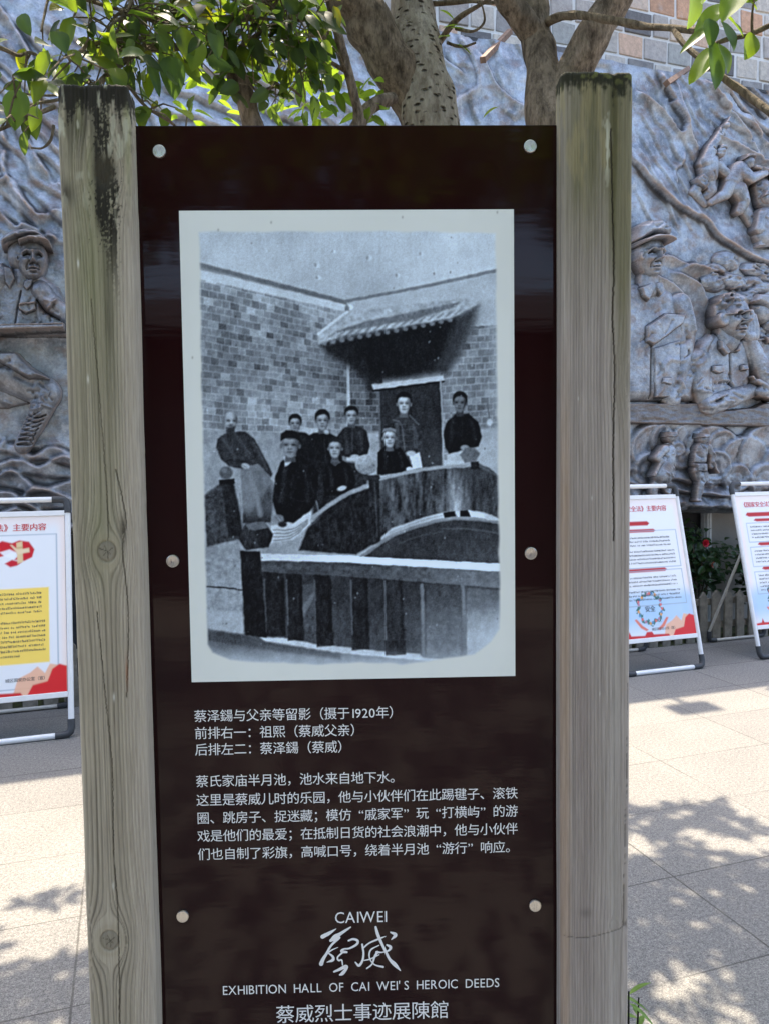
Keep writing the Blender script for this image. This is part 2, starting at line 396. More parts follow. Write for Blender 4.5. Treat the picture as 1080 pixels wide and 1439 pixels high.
KL = [Lz(150, 775, wl0), Lz(154, 1322, wl0), Lz(147, 240, wl0)]
def paint_left(L, Z, psi, g1, g2, g3, groove, kn):
    col = wood_base((.33, .29, .215), (.52, .465, .36), L, Z, g1, g3, groove, 21)
    col = lay(col, (.56, .50, .42), sstep(.055, .085, L)*.55*(1-sstep(1.75, 1.95, Z)))
    top = wlt; d = top-Z
    green = np.exp(-((L-.035)/.026)**2)*sstep(.75, .25, d-.0)*fbm(L*30, Z*6, 4, 31)*1.5
    green += np.exp(-((L-.066)/.012)**2)*sstep(.8, .3, d)*.35
    green += np.exp(-(((L-KL[0][0]+.01)/.02)**2+((Z-KL[0][1]-.02)/.08)**2))*.5
    col = lay(col, (.205, .225, .09), np.clip(green, 0, .85)*.62)
    col = lay(col, (.33, .34, .14), (np.exp(-((L-.094)/.006)**2)+.7*np.exp(-((L-.03)/.012)**2)*sstep(.45, .6, fbm(L*60, Z*12, 3, 77)))*sstep(.2, .04, d)*.6)
    n1 = fbm(L*90, Z*10, 5, 41); n2 = fbm(L*160, Z*120, 4, 43); n3 = fbm(L*45, Z*16, 4, 44)
    sk_ = fbm(L*260, Z*16, 4, 45); spk = fbm(L*380, Z*330, 3, 46)
    st = sstep(.02, .30, sk_*.62+spk*.30+1.1*np.exp(-d/.036)-.70)
    cen = np.exp(-((L-.061-.04*(d-.1)-.006*(n3-.5))/(.012+.010*np.exp(-((d-.16)/.05)**2)))**2)
    st = np.maximum(st, sstep(.42, .72, cen*.85+(spk-.5)*.9+(sk_-.5)*.8)*sstep(.33, .18, d))
    st = np.maximum(st, .6*sstep(.40, .62, np.exp(-((L-.03)/.05)**2)*.3+sk_*.7-.05)*sstep(.13, .05, d))
    st = np.maximum(st, np.exp(-((L-.052)/.0045)**2)*sstep(.21, .17, d)*sstep(.05, .08, d))
    st = np.maximum(st, .8*np.exp(-(((L-.008)/.012)**2+((d-.145)/.018)**2))*sstep(.3, .5, n3))
    st = np.maximum(st, sstep(.55, .75, n2)*sstep(.12, .02, d)*.7)
    st = np.maximum(st, .45*np.exp(-((L-.062-.02*(d-.3))/.006)**2)*sstep(.55, .3, d)*n1*1.6)
    col = lay(col, (.018, .016, .011), np.clip(st, 0, 1)*.97)
    col = lay(col, (.50, .49, .37), sstep(.62, .74, fbm(L*120, Z*30, 4, 48))*sstep(.24, .06, d)*.8)
    hole = np.exp(-(((L-KL[2][0])/.016)**2+((Z-KL[2][1])/.024)**2)**2)
    col = lay(col, (.055, .048, .03), hole*sstep(.25, .6, n2+.2))
    kr = np.zeros_like(L)
    for kx, kz in KL[:2]:
        rr = np.hypot(L-kx, (Z-kz)/1.15); ang = np.arctan2(Z-kz, L-kx)
        k = 1-sstep(.011, .0125, rr); ring = np.exp(-((rr-.0125)/.0012)**2)
        col = lay(col, (.25, .225, .17), k*.8); col = lay(col, (.12, .105, .075), ring*.6*(.4+.9*n3))
        for aa_, l_ in ((.5, .9), (1.9, .7), (2.7, .95), (4.0, .6), (4.9, .85), (5.8, .5)):
            dd, tt_ = segdist(L+.0012*(vnoise(L*500, Z*500, 9)-.5), Z+.002*(vnoise(L*300, Z*300, 8)-.5), (kx+.001, kz), (kx+.011*l_*math.cos(aa_), kz+.012*l_*math.sin(aa_))); col = lay(col, (.07, .06, .045), (1-sstep(.0002, .0009, dd))*.8)
        col = lay(col, (.34, .30, .20), np.exp(-((rr-.018)/.004)**2)*.35)
        kr = np.maximum(kr, ring)
    ck = crack(L, Z, [Lz(136, 860, wl0), Lz(146, 960, wl0), Lz(158, 1080, wl0), Lz(160, 1200, wl0), Lz(166, 1290, wl0), Lz(168, 1439, wl0)], .0011)*.8
    ck = np.maximum(ck, crack(L, Z, [Lz(163, 660, wl0), Lz(177, 730, wl0), Lz(172, 770, wl0), Lz(180, 860, wl0), Lz(178, 980, wl0)], .0012)*.8)
    ck = np.maximum(ck, crack(L, Z, [Lz(128, 420, wl0), Lz(140, 560, wl0), Lz(150, 690, wl0), Lz(152, 760, wl0)], .0008)*.7)
    ck = np.maximum(ck, np.exp(-(((L-Lz(173, 742, wl0)[0])/.0045)**2+((Z-Lz(173, 745, wl0)[1])/.02)**2))*sstep(.3, .5, n2+.15))
    ck = ck*sstep(.22, .5, vnoise(Z*38, L*20, 57)*.8+.25)
    col = lay(col, (.045, .036, .024), ck*.9)
    col = lay(col, (.30, .12, .05), np.exp(-(((L-Lz(178, 945, wl0)[0])/.0016)**2+((Z-Lz(178, 945, wl0)[1])/.022)**2))*.7)
    for (x, y) in ((110, 370), (159, 1245), (124, 533), (160, 980)):
        a = Lz(x, y, wl0); col = lay(col, (.75, .74, .66), np.exp(-(((L-a[0])/.0013)**2+((Z-a[1])/.005)**2))*.9)
    h = -.0011*groove-.002*ck-.0016*kr-.0024*hole*n2*1.4-.0009*np.clip(st, 0, 1)*n2
    h += .003*(fbm(L*14, Z*4, 2, 51)-.5)
    edge = (np.abs(L-.1) < .03) | (np.abs(L) < .02)
    h = h-np.where(d < .05, .004*sstep(.5, .7, n1)*(1-d/.05), 0)
    return col, h
wood_post('post', float(wl0), float(wl1), .028, .045, float(wlt), [(KL[0][0], KL[0][1], .018, 1.5), (KL[1][0], KL[1][1], .022, 1.6), (KL[2][0], KL[2][1], .02, 1.6), (.13, 1.5, .012, 2)], paint_left, 3, 'left timber post, green stained with black rot streaks at its top')

def paint_right(L, Z, psi, g1, g2, g3, groove, kn):
    col = wood_base((.345, .30, .262), (.50, .447, .40), L, Z, g1, g3, groove*.8, 61)
    d = wrt-Z; n1 = fbm(L*70, Z*9, 5, 71); n2 = fbm(L*170, Z*130, 4, 73); n3 = fbm(L*25, Z*5, 4, 74)
    gr = sstep(.40, .05, d)*(.35+.8*n1)*(.6+.5*np.exp(-((L-.035)/.03)**2)+.5*np.exp(-((L-.085)/.02)**2))
    gr += np.exp(-((L-.086)/.016)**2)*sstep(.62, .3, d)*.6
    col = lay(col, (.17, .16, .075), np.clip(gr*1.15, 0, .92)*.9)
    gold = sstep(.5, .66, fbm(L*100, Z*14, 4, 75))*sstep(.25, .08, d)*.55
    col = lay(col, (.36, .31, .16), gold)
    x1 = .072
    col = lay(col, (.10, .095, .04), np.clip(np.exp(-((L-x1)/.007)**2)*sstep(.34, .1, d)*(.4+n1)+np.exp(-((L-.045)/.007)**2)*sstep(.22, .05, d)*n1*.9, 0, .8))
    sk_ = fbm(L*240, Z*20, 4, 79); st = sstep(.05, .30, sk_*.55+n2*.4+1.1*np.exp(-d/.024)-.70)
    col = lay(col, (.020, .021, .010), np.clip(st, 0, 1)*.96)
    col = lay(col, (.16, .17, .05), sstep(.55, .72, n2)*sstep(.03, 0, d)*.8)
    col = lay(col, (.55, .55, .42), sstep(.6, .7, fbm(L*140, Z*40, 3, 78))*np.exp(-(((L-.062)/.006)**2+((d-.10)/.05)**2))*.9)
    col = lay(col, (.42, .40, .36), np.exp(-((L-.078)/.012)**2)*sstep(.5, .8, d)*.5*n3*1.6)
    col = lay(col, (.26, .21, .19), np.exp(-((L-.03)/.014)**2)*sstep(.4, .7, d)*.5*n1*1.4)
    warm = (1-sstep(.004, .014, np.abs(L-.003)))*sstep(.3, .6, d)
    col = lay(col, (.40, .27, .17), warm*.55)
    zc = lambda a, b: Lz(a, b, wr0)
    ck = crack(L, Z, [zc(858, 180), zc(860, 290), zc(862, 380), zc(860, 440), zc(863, 520), zc(861, 640), zc(862, 760)], .0014)
    ck = np.maximum(ck, crack(L, Z, [zc(884, 960), zc(880, 1110), zc(876, 1240), zc(875, 1300)], .001)*.7)
    ck = np.maximum(ck, crack(L, Z, [zc(790, 1316), zc(820, 1318), zc(850, 1312), zc(872, 1304), zc(884, 1292)], .0008)*.55)
    a = zc(880, 1300); ck = np.maximum(ck, np.exp(-(((L-a[0])/.0045)**2+((Z-a[1])/.006)**2))*sstep(.35, .55, n2+.1)*.8)
    ck = ck*sstep(.15, .45, vnoise(Z*30, L*20, 58)*.8+.25)
    col = lay(col, (.05, .042, .032), ck*.9)
    a = zc(822, 1283); col = lay(col, (.14, .12, .11), np.exp(-(((L-a[0])/.009)**2+((Z-a[1])/.007)**2))*.5)
    for (x, y) in ((842, 975), (831, 700), (812, 560)):
        a = zc(x, y); col = lay(col, (.7, .68, .6), np.exp(-(((L-a[0])/.0008)**2+((Z-a[1])/.003)**2))*.7)
    h = -.0009*groove-.0024*ck-.0008*np.clip(st, 0, 1)*n2+.002*(fbm(L*12, Z*3, 2, 81)-.5)
    h = h-.0025*np.exp(-((L-x1)/.004)**2)*sstep(.25, .05, d)
    return col, h
wood_post('post', float(wr0), float(wr1), .028, .042, float(wrt), [(.078, Lz(875, 1300, wr0)[1], .006, 1.2), (.104, 1.62, .014, 2)], paint_right, 13, 'right timber post, pinkish grey with a mossy blackened top and a long crack')

# panel and its steel tray
px0 = float(SIGN.pix(190., 180.)[0]); px1 = float(SIGN.pix(781.5, 400.)[0]); pzt = float(SIGN.pix(480., 176.)[1])
b = MB(); b.box(px0, px1, 0, .012, .30, pzt); pan = b.build('panel', M['panel'], sign, bevel=.0012)
b = MB()
for xa, xb in ((px0-.009, px0-.002), (px1+.002, px1+.008)):
    b.box(xa, xb, .006, .045, .28, pzt-.02)
b.box(px0+.01, px1-.01, .014, .04, .28, .31); b.box(px0+.01, px1-.01, .014, .04, pzt-.04, pzt-.012)
b.build('mounting_frame', M['black_steel'], sign)
for z in (1.93, 1.55, 1.02, .70):
    for xa, xb in ((float(wl1)-.002, px0-.0095), (px1+.0085, float(wr0)+.002)):
        b = MB(); b.box(xa, xb, .012, .03, z-.012, z+.012); b.build('bracket', M['steel'], sign)
for (x, y) in ((223, 211), (745, 204), (242, 789), (746, 778), (256, 1290), (752, 1275)):
    u, z = SIGN.pix(float(x), float(y), .006); b = MB(); n = 28; prof = [(.0090, 0), (.0091, .0022), (.0087, .0032), (.0080, .0035), (.004, .0031), (.0003, .0027)]
    vs = [(u+r*math.cos(2*math.pi*k/n), -hh_, z+r*math.sin(2*math.pi*k/n)) for r, hh_ in prof for k in range(n)]
    fs = [(i*n+k, i*n+(k+1) % n, (i+1)*n+(k+1) % n, (i+1)*n+k) for i in range(len(prof)-1) for k in range(n)]+[tuple(range((len(prof)-1)*n, len(prof)*n))]
    b.add(vs, fs); b.build('screw_cap', M['steel'], sign)

# ------------------------------------------------------------------ lettering
_gl = {}
def glyph(ch):
    if ch not in _gl:
        cu = bpy.data.curves.new('glyph', 'FONT'); cu.body = ch; cu.size = 1.0; cu.resolution_u = 3
        ob = bpy.data.objects.new('glyph', cu); COL.objects.link(ob)
        dg = bpy.context.evaluated_depsgraph_get(); me = bpy.data.meshes.new_from_object(ob.evaluated_get(dg))
        v = np.array([tuple(q.co)[:2] for q in me.vertices], float).reshape(-1, 2); f = [tuple(p.vertices) for p in me.polygons]
        bpy.data.objects.remove(ob); bpy.data.curves.remove(cu); bpy.data.meshes.remove(me)
        _gl[ch] = (v, f)
    return _gl[ch]
def adv(ch):
    if ch == ' ': return .28
    return max(glyph(ch)[0][:, 0])+.06 if len(glyph(ch)[0]) else .3
_g = glyph('国')[0]; EM0 = (_g[:, 0].min()+_g[:, 0].max())/2; EMC = (_g[:, 1].min()+_g[:, 1].max())/2
EMW = (_g[:, 0].max()-_g[:, 0].min())/.85          # em box width of a full-width sign
def put_text(mb, txt, x, zc, pitch, y=-.0012, fit=None, lift=0.0):
    """txt set in cells of `pitch`, first cell starting at x, optical middle at zc; fit = squeeze to this total width"""
    sc = pitch/EMW; cur = 0.0; items = []
    for ch in txt:
        v, f = glyph(ch) if ch != ' ' else (np.zeros((0, 2)), [])
        if ord(ch) > 0x2e00 or ch in '“”':
            if ch in '“”':
                w = v[:, 0].max()-v[:, 0].min(); ox = cur+(.93-w/EMW if ch == '“' else .07)*EMW-v[:, 0].min()
            else: ox = cur-(EM0-EMW/2)
            items.append((v, f, ox)); cur += EMW
        else:
            items.append((v, f, cur)); cur += adv(ch)
    k = 1.0 if fit is None else fit/(cur*sc)
    for v, f, ox in items:
        if len(v): mb.add([(x+(p[0]+ox)*sc*k, y, zc+(p[1]-EMC)*sc+lift) for p in v], f)

lines = [('蔡泽鐋与父亲等留影（摄于1920年）', 273.6, 1006.3), ('前排右一：祖熙（蔡威父亲）', 274.3, 1030.2), ('后排左二：蔡泽鐋（蔡威）', 275, 1053.3),
         ('蔡氏家庙半月池，池水来自地下水。', 276, 1097.8), ('这里是蔡威儿时的乐园，他与小伙伴们在此踢毽子、滚铁', 276.8, 1124.2),
         ('圈、跳房子、捉迷藏；模仿“戚家军”玩“打横屿”的游', 277.6, 1149.5), ('戏是他们的最爱；在抵制日货的社会浪潮中，他与小伙伴', 278.5, 1174.6), ('们也自制了彩旗，高喊口号，绕着半月池“游行”响应。', 279.3, 1200.2)]
ul = float(np.mean([SIGN.pix(x-.6, y)[0] for _, x, y in lines])); pit = float(SIGN.pix(727., 1120.)[0]-SIGN.pix(276.6, 1124.)[0])/25
for grp, nm in ((lines[:3], 'photo_caption'), (lines[3:], 'story_text')):
    mb = MB()
    for tx, x, y in grp: put_text(mb, tx, ul, float(SIGN.pix(x+8, y)[1]), pit)
    mb.build(nm, M['letter'], sign)
xa, za = SIGN.pix(470., 1288.8); xb, _ = SIGN.pix(542.5, 1287.)
mb = MB(); put_text(mb, 'CAIWEI', float(xa), float(za), .0236, fit=float(xb-xa)+.002); mb.build('romanised_name', M['letter'], sign)
xa, za = SIGN.pix(312.6, 1391.); xb, _ = SIGN.pix(701.5, 1380.)
mb = MB(); put_text(mb, "EXHIBITION  HALL  OF  CAI  WEI' S  HEROIC  DEEDS", float(xa), float(za), .0192, fit=float(xb-xa)); mb.build('english_title', M['letter'], sign)
xa, za = SIGN.pix(387.8, 1425.5); xb, _ = SIGN.pix(630.5, 1417.)
mb = MB(); put_text(mb, '蔡威烈士事迹展陳館', float(xa), float(za), float(xb-xa)/9); mb.build('hall_title', M['letter'], sign)
# brush calligraphy: each stroke a ribbon of changing width
strokes = [[(168, 365, 40), (235, 330, 34), (305, 286, 8)], [(452, 268, 14), (395, 305, 26), (345, 338, 34), (300, 370, 56), (250, 405, 26)], [(335, 375, 30), (255, 455, 22), (210, 535, 26), (175, 590, 34), (155, 640, 42)],
           [(325, 472, 6), (262, 500, 14), (215, 535, 16)], [(235, 535, 14), (272, 565, 24), (272, 600, 30), (215, 622, 8)],
           [(432, 404, 18), (478, 388, 22), (522, 405, 26), (512, 442, 24), (440, 482, 18), (385, 488, 16), (362, 512, 30), (412, 520, 22)],
           [(385, 512, 16), (322, 570, 16), (332, 604, 18), (362, 600, 16), (372, 650, 12)], [(285, 718, 18), (340, 694, 28), (405, 664, 34), (405, 690, 30), (370, 735, 34), (342, 750, 14)],
           [(500, 622, 12), (536, 655, 26), (572, 605, 22), (582, 530, 20), (570, 442, 20)], [(575, 482, 16), (640, 428, 16), (738, 385, 18), (802, 360, 8)],
           [(705, 266, 22), (722, 330, 32), (748, 395, 30), (792, 490, 26), (842, 590, 28), (895, 645, 40), (950, 705, 10)], [(852, 318, 14), (900, 345, 38), (860, 392, 8)],
           [(815, 446, 18), (850, 468, 30), (835, 500, 20), (775, 520, 12), (715, 520, 26)], [(738, 450, 10), (662, 490, 16), (640, 540, 16), (652, 600, 12), (700, 648, 14), (778, 668, 22)],
           [(722, 518, 26), (692, 570, 22), (668, 640, 16), (615, 684, 14)], [(590, 602, 10), (650, 588, 14), (738, 545, 10)]]
mb = MB()
for i, s_ in enumerate(strokes):
    P = spline(s_, 7); cc = []
    T = np.gradient(P[:, :2], axis=0); T /= np.hypot(*T.T)[:, None]+1e-9
    Lp = P[:, :2]+np.stack([-T[:, 1], T[:, 0]], 1)*P[:, 2:]/2; Rp = P[:, :2]-np.stack([-T[:, 1], T[:, 0]], 1)*P[:, 2:]/2
    def cap_(c, t_, r, sgn):
        a0 = math.atan2(t_[1], t_[0]); return [(c[0]+r*math.cos(a0+sgn*a), c[1]+r*math.sin(a0+sgn*a)) for a in np.linspace(math.pi/2, -math.pi/2, 6)][1:-1]
    ring = list(map(tuple, Lp))+cap_(P[-1], T[-1], P[-1, 2]/2, 1)+list(map(tuple, Rp[::-1]))+cap_(P[0], -T[0], P[0, 2]/2, 1)
    yy = -.0011-.00004*i
    m = len(Lp); V = []
    for q in list(Lp)+list(Rp): u, z = SIGN.pix(430+q[0]/7.2, 1265+q[1]/7.2); V.append((float(u), yy, float(z)))
    fs = [(k, k+1, m+k+1, m+k) for k in range(m-1)]
    mb.add(V, fs)
    for c, t_, r in ((P[-1], T[-1], P[-1, 2]/2), (P[0], -T[0], P[0, 2]/2)):
        a0 = math.atan2(t_[1], t_[0]); V = []
        for a in np.linspace(-math.pi/2, math.pi/2, 8):
            u, z = SIGN.pix(430+(c[0]+r*math.cos(a0+a))/7.2, 1265+(c[1]+r*math.sin(a0+a))/7.2); V.append((float(u), yy, float(z)))
        mb.add(V, [tuple(range(8))])
mb.build('calligraphy', M['letter'], sign)
# ------------------------------------------------------------------ the printed old photograph
NX, NY = 520, 728
aa, bb = np.meshgrid((np.arange(NX))/(NX-1), (np.arange(NY))/(NY-1))
K4 = [(250, 298.5), (720.5, 291.5), (724.5, 947.5), (272, 961.5)]
PX = (1-aa)*(1-bb)*K4[0][0]+aa*(1-bb)*K4[1][0]+aa*bb*K4[2][0]+(1-aa)*bb*K4[3][0]
PY = (1-aa)*(1-bb)*K4[0][1]+aa*(1-bb)*K4[1][1]+aa*bb*K4[2][1]+(1-aa)*bb*K4[3][1]
IMG = np.full(PX.shape, .63)
WX = PX+1.6*(fbm(PX/7, PY/7, 2, 301)-.5); WY = PY+1.6*(fbm(PX/7, PY/7, 2, 302)-.5)
def blend(v, m):
    global IMG
    IMG = IMG*(1-m)+v*m
def poly(pts, v, soft=1.2, a=1.0, tex=0.0, ts=6, warp=True):
    X, Y = (WX, WY) if warp else (PX, PY)
    xs = [p[0] for p in pts]; ys = [p[1] for p in pts]
    x0, x1, y0, y1 = min(xs)-soft*2, max(xs)+soft*2, min(ys)-soft*2, max(ys)+soft*2
    s = (PX > x0) & (PX < x1) & (PY > y0) & (PY < y1)
    if not s.any(): return
    m = np.zeros_like(IMG); m[s] = sstep(-soft, soft, polysd(X[s], Y[s], pts))*a
    vv = v if callable(v) is False else v(PX, PY)
    if tex: vv = vv+tex*(fbm(PX/ts, PY/ts, 4, int(abs(xs[0]*7+ys[0])) % 999)-.5)*2
    blend(vv, m)
def stroke(pts, w, v, soft=.9, a=1.0):
    P = spline(pts, 5); xs, ys = P[:, 0], P[:, 1]
    s = (PX > xs.min()-w*2-3) & (PX < xs.max()+w*2+3) & (PY > ys.min()-w*2-3) & (PY < ys.max()+w*2+3)
    if not s.any(): return
    d = np.full(s.sum(), 1e9)
    for p, q in zip(P[:-1], P[1:]): d = np.minimum(d, segdist(WX[s], WY[s], p, q)[0])
    m = np.zeros_like(IMG); m[s] = (1-sstep(w/2-soft, w/2+soft, d))*a; blend(v, m)
def ell(cx, cy, rx, ry, v, soft=.15, a=1.0, rot=0.0):
    s = (np.abs(PX-cx) < rx+ry+4) & (np.abs(PY-cy) < rx+ry+4)
    c, q = math.cos(rot), math.sin(rot); X = PX[s]-cx; Y = PY[s]-cy
    d = np.hypot((X*c+Y*q)/rx, (-X*q+Y*c)/ry)
    m = np.zeros_like(IMG); m[s] = (1-sstep(1-soft, 1+soft, d))*a
    blend(v(PX, PY) if callable(v) else v, m)
def bricks(pts, rowf, nrow, colf, lo, hi, mortar, a=.85, seed=0, jw=.09):
    s = polysd(PX, PY, pts) > 0
    r = rowf(PX[s], PY[s])*nrow+.35*(fbm(PX[s]/40, PY[s]/20, 2, seed+8)-.5); ri = np.floor(r); fr = r-ri
    wj = .35*(vnoise(ri*3.7, ri*0, seed+4)-.5)
    c = colf(PX[s], PY[s])+.5*(ri % 2)+wj+.25*vnoise(np.floor(colf(PX[s], PY[s])), ri, seed+9); ci = np.floor(c); fc = c-ci
    val = lo+(hi-lo)*np.clip((vnoise(ci*5.31+.5, ri*7.77+.5, seed)-.5)*.8+.5+(vnoise(ci*1.31, ri*1.7, seed+2)-.5)*.5, 0, 1.15)
    val = val+.10*(fbm(PX[s]/4, PY[s]/4, 3, seed+5)-.5)+.22*(fbm(PX[s]/40, PY[s]/30, 3, seed+7)-.5)
    j = np.maximum(1-sstep(0, jw*1.7, np.minimum(fr, 1-fr)), 1-sstep(0, jw, np.minimum(fc, 1-fc)))*(.45+.55*fbm(PX[s]/12, PY[s]/12, 2, seed+6))
    j = j*.72; val = val*(1-j)+mortar*j
    IMG[s] = IMG[s]*(1-a)+val*a
# sky
IMG = .69+.09*sstep(470, 690, PX)-.07*np.exp(-((PX-500)/60)**2)*sstep(330, 420, PY)+.05*(fbm(PX/60, PY/60, 3, 1)-.5)+.03*(fbm(PX/3, PY/25, 2, 3)-.5)
for x, y, r in ((444, 371, 4), (446, 388, 3.5), (517, 360, 4), (557, 384, 3.5), (590, 354, 3), (467, 352, 2.5), (642, 366, 1.5), (478, 331, 1.5), (395, 342, 1.2)):
    ell(x, y, r, r*.9, .80, .5, .7); ell(x-r*.7, y-.4, r*.5, r*.7, .45, .5, .6)
# left wall
yt = lambda x: 372+.237*(x-280)
poly([(270, 372), (487, 421), (490, 660), (270, 700)], .5, 1)
bricks([(270, 388), (482, 432), (492, 470), (492, 640), (270, 640)], lambda X, Y: (Y-yt(X)-12)/(640-yt(X)-12), 25, lambda X, Y: (X-280)/(12.5-.009*(X-280)), .34, .64, .68, 1.0, 11)
m = np.zeros_like(IMG); s = (PX < 492) & (PY < 640) & (PY > yt(PX)+10)
IMG = np.where(s, IMG+.05*sstep(530, 590, PY)-.06*np.exp(-((PY-500)/40)**2)+.10*(1-sstep(0, 55, PY-yt(PX)))-.10*sstep(430, 490, PX)*sstep(480, 540, PY), IMG)
poly([(275, 377), (487, 425), (482, 434), (275, 391)], .76, 1.5, .85, .05)
stroke([(276, 371), (380, 396), (487, 422)], 5.5, .37, 1.4, .9)
# back wall: plaster, coping, bricks
poly([(486, 421), (700, 376), (705, 700), (486, 660)], .68, 1.2, 1, .04, 20)
stroke([(484, 420), (590, 399), (698, 375)], 4.2, .42, 1.2, .85)
ell(490, 428, 5, 4, .8); ell(487, 440, 6, 6, .72); ell(486, 430, 3, 5, .3, .4, .7)
bricks([(490, 500), (536, 500), (536, 628), (490, 632)], lambda X, Y: (Y-500)/128, 14, lambda X, Y: (X-490)/11.5, .20, .44, .58, 1, 23, .1)
bricks([(618, 490), (634, 455), (700, 450), (703, 640), (618, 640)], lambda X, Y: (Y-450+.08*(X-620))/190, 20, lambda X, Y: (X-618)/12.5, .34, .58, .68, 1, 33, .11)
m = sstep(672, 704, PX)*((PY > 440) & (PY < 650)); IMG = IMG*(1-.55*m)+.72*.55*m
poly([(510, 603), (536, 600), (536, 660), (500, 660)], .62, 2, .9, .06)
poly([(660, 598), (703, 592), (703, 690), (672, 680)], .64, 3, .9, .05, 14)
ell(687, 586, 4, 5, .8, .4, .8); stroke([(684, 560), (686, 580)], 1.5, .35)
# porch roof
poly([(448, 480), (500, 466), (576, 453), (634, 442), (668, 426), (660, 455), (638, 500), (626, 518), (540, 529), (524, 533), (520, 556), (510, 528), (486, 508), (458, 494)], .13, 9, 1, .03)
poly([(500, 470), (640, 440), (636, 490), (560, 524), (520, 522)], .09, 10, .9); poly([(640, 440), (672, 422), (668, 452), (650, 480), (630, 515), (610, 510)], .30, 9, .55)
poly([(444, 466), (486, 434), (502, 432), (650, 414), (673, 420), (634, 441), (576, 452), (528, 459), (480, 467), (446, 480)], .64, 2, 1, .12, 6)
poly([(470, 462), (516, 446), (576, 434), (645, 419), (640, 425), (580, 444), (520, 455)], .36, 2, .8, .12, 4)
for k in range(15):
    x = 452+k*12.6; y = 478-(x-446)*.165-((x-446)/190)**2*5
    stroke([(x+11, y-11), (x+4, y-6), (x, y-2)], 2.0, .74, 1.0, .4); stroke([(x+17, y-13), (x+9, y-7)], 2.2, .36, 1.0, .45)
    ell(x+2, y+1.0, 3.6, 2.8, .50, .5, .75); ell(x+8, y+2.2, 2.4, 2.4, .13, .5, .7)
stroke([(446, 465), (486, 434)], 4, .78, 1, .8)
stroke([(490, 545), (491, 585)], 2, .75, .8, .7)
# door
poly([(530, 542), (619, 528), (622, 650), (534, 662)], lambda X, Y: .15+.05*fbm(X/8, Y/40, 3, 5)+.07*sstep(580, 660, Y), 1.2)
stroke([(575, 536), (578, 655)], 1, .10, .6, .8)
poly([(521, 535), (620, 521), (623, 528), (524, 542)], .70, 1.1, 1, .06)
stroke([(523, 543.5), (622, 529.5)], 2.5, .08, .8, .9)
stroke([(617.5, 530), (620, 580), (622, 648)], 2.6, .60, .8, .9)
stroke([(531, 545), (534, 640)], 2, .48, .8, .6)
# yard on the left
poly([(280, 600), (470, 608), (470, 780), (290, 900)], .57, 6, .9, .07, 10)
poly([(288, 760), (345, 750), (352, 905), (294, 900)], .56, 3, 1, .10, 5)
stroke([(292, 823), (320, 825), (345, 828)], 2, .15)
poly([(292, 856), (348, 860), (350, 892), (295, 886)], .66, 3, .8, .05)
poly([(286, 694), (304, 680), (318, 672), (330, 680), (346, 752), (292, 766)], .23, 2, 1, .09, 4)
poly([(311, 672), (328, 670), (333, 700), (342, 750), (322, 752)], .13, 1.5, .9, .04)
stroke([(337, 690), (341, 740)], 2, .45, .7, .7)
ell(318, 661, 9, 9, .30, .2); ell(315, 657, 4, 4, .45, .6, .7); poly([(308, 671), (330, 669), (331, 676), (309, 678)], .10, 1)
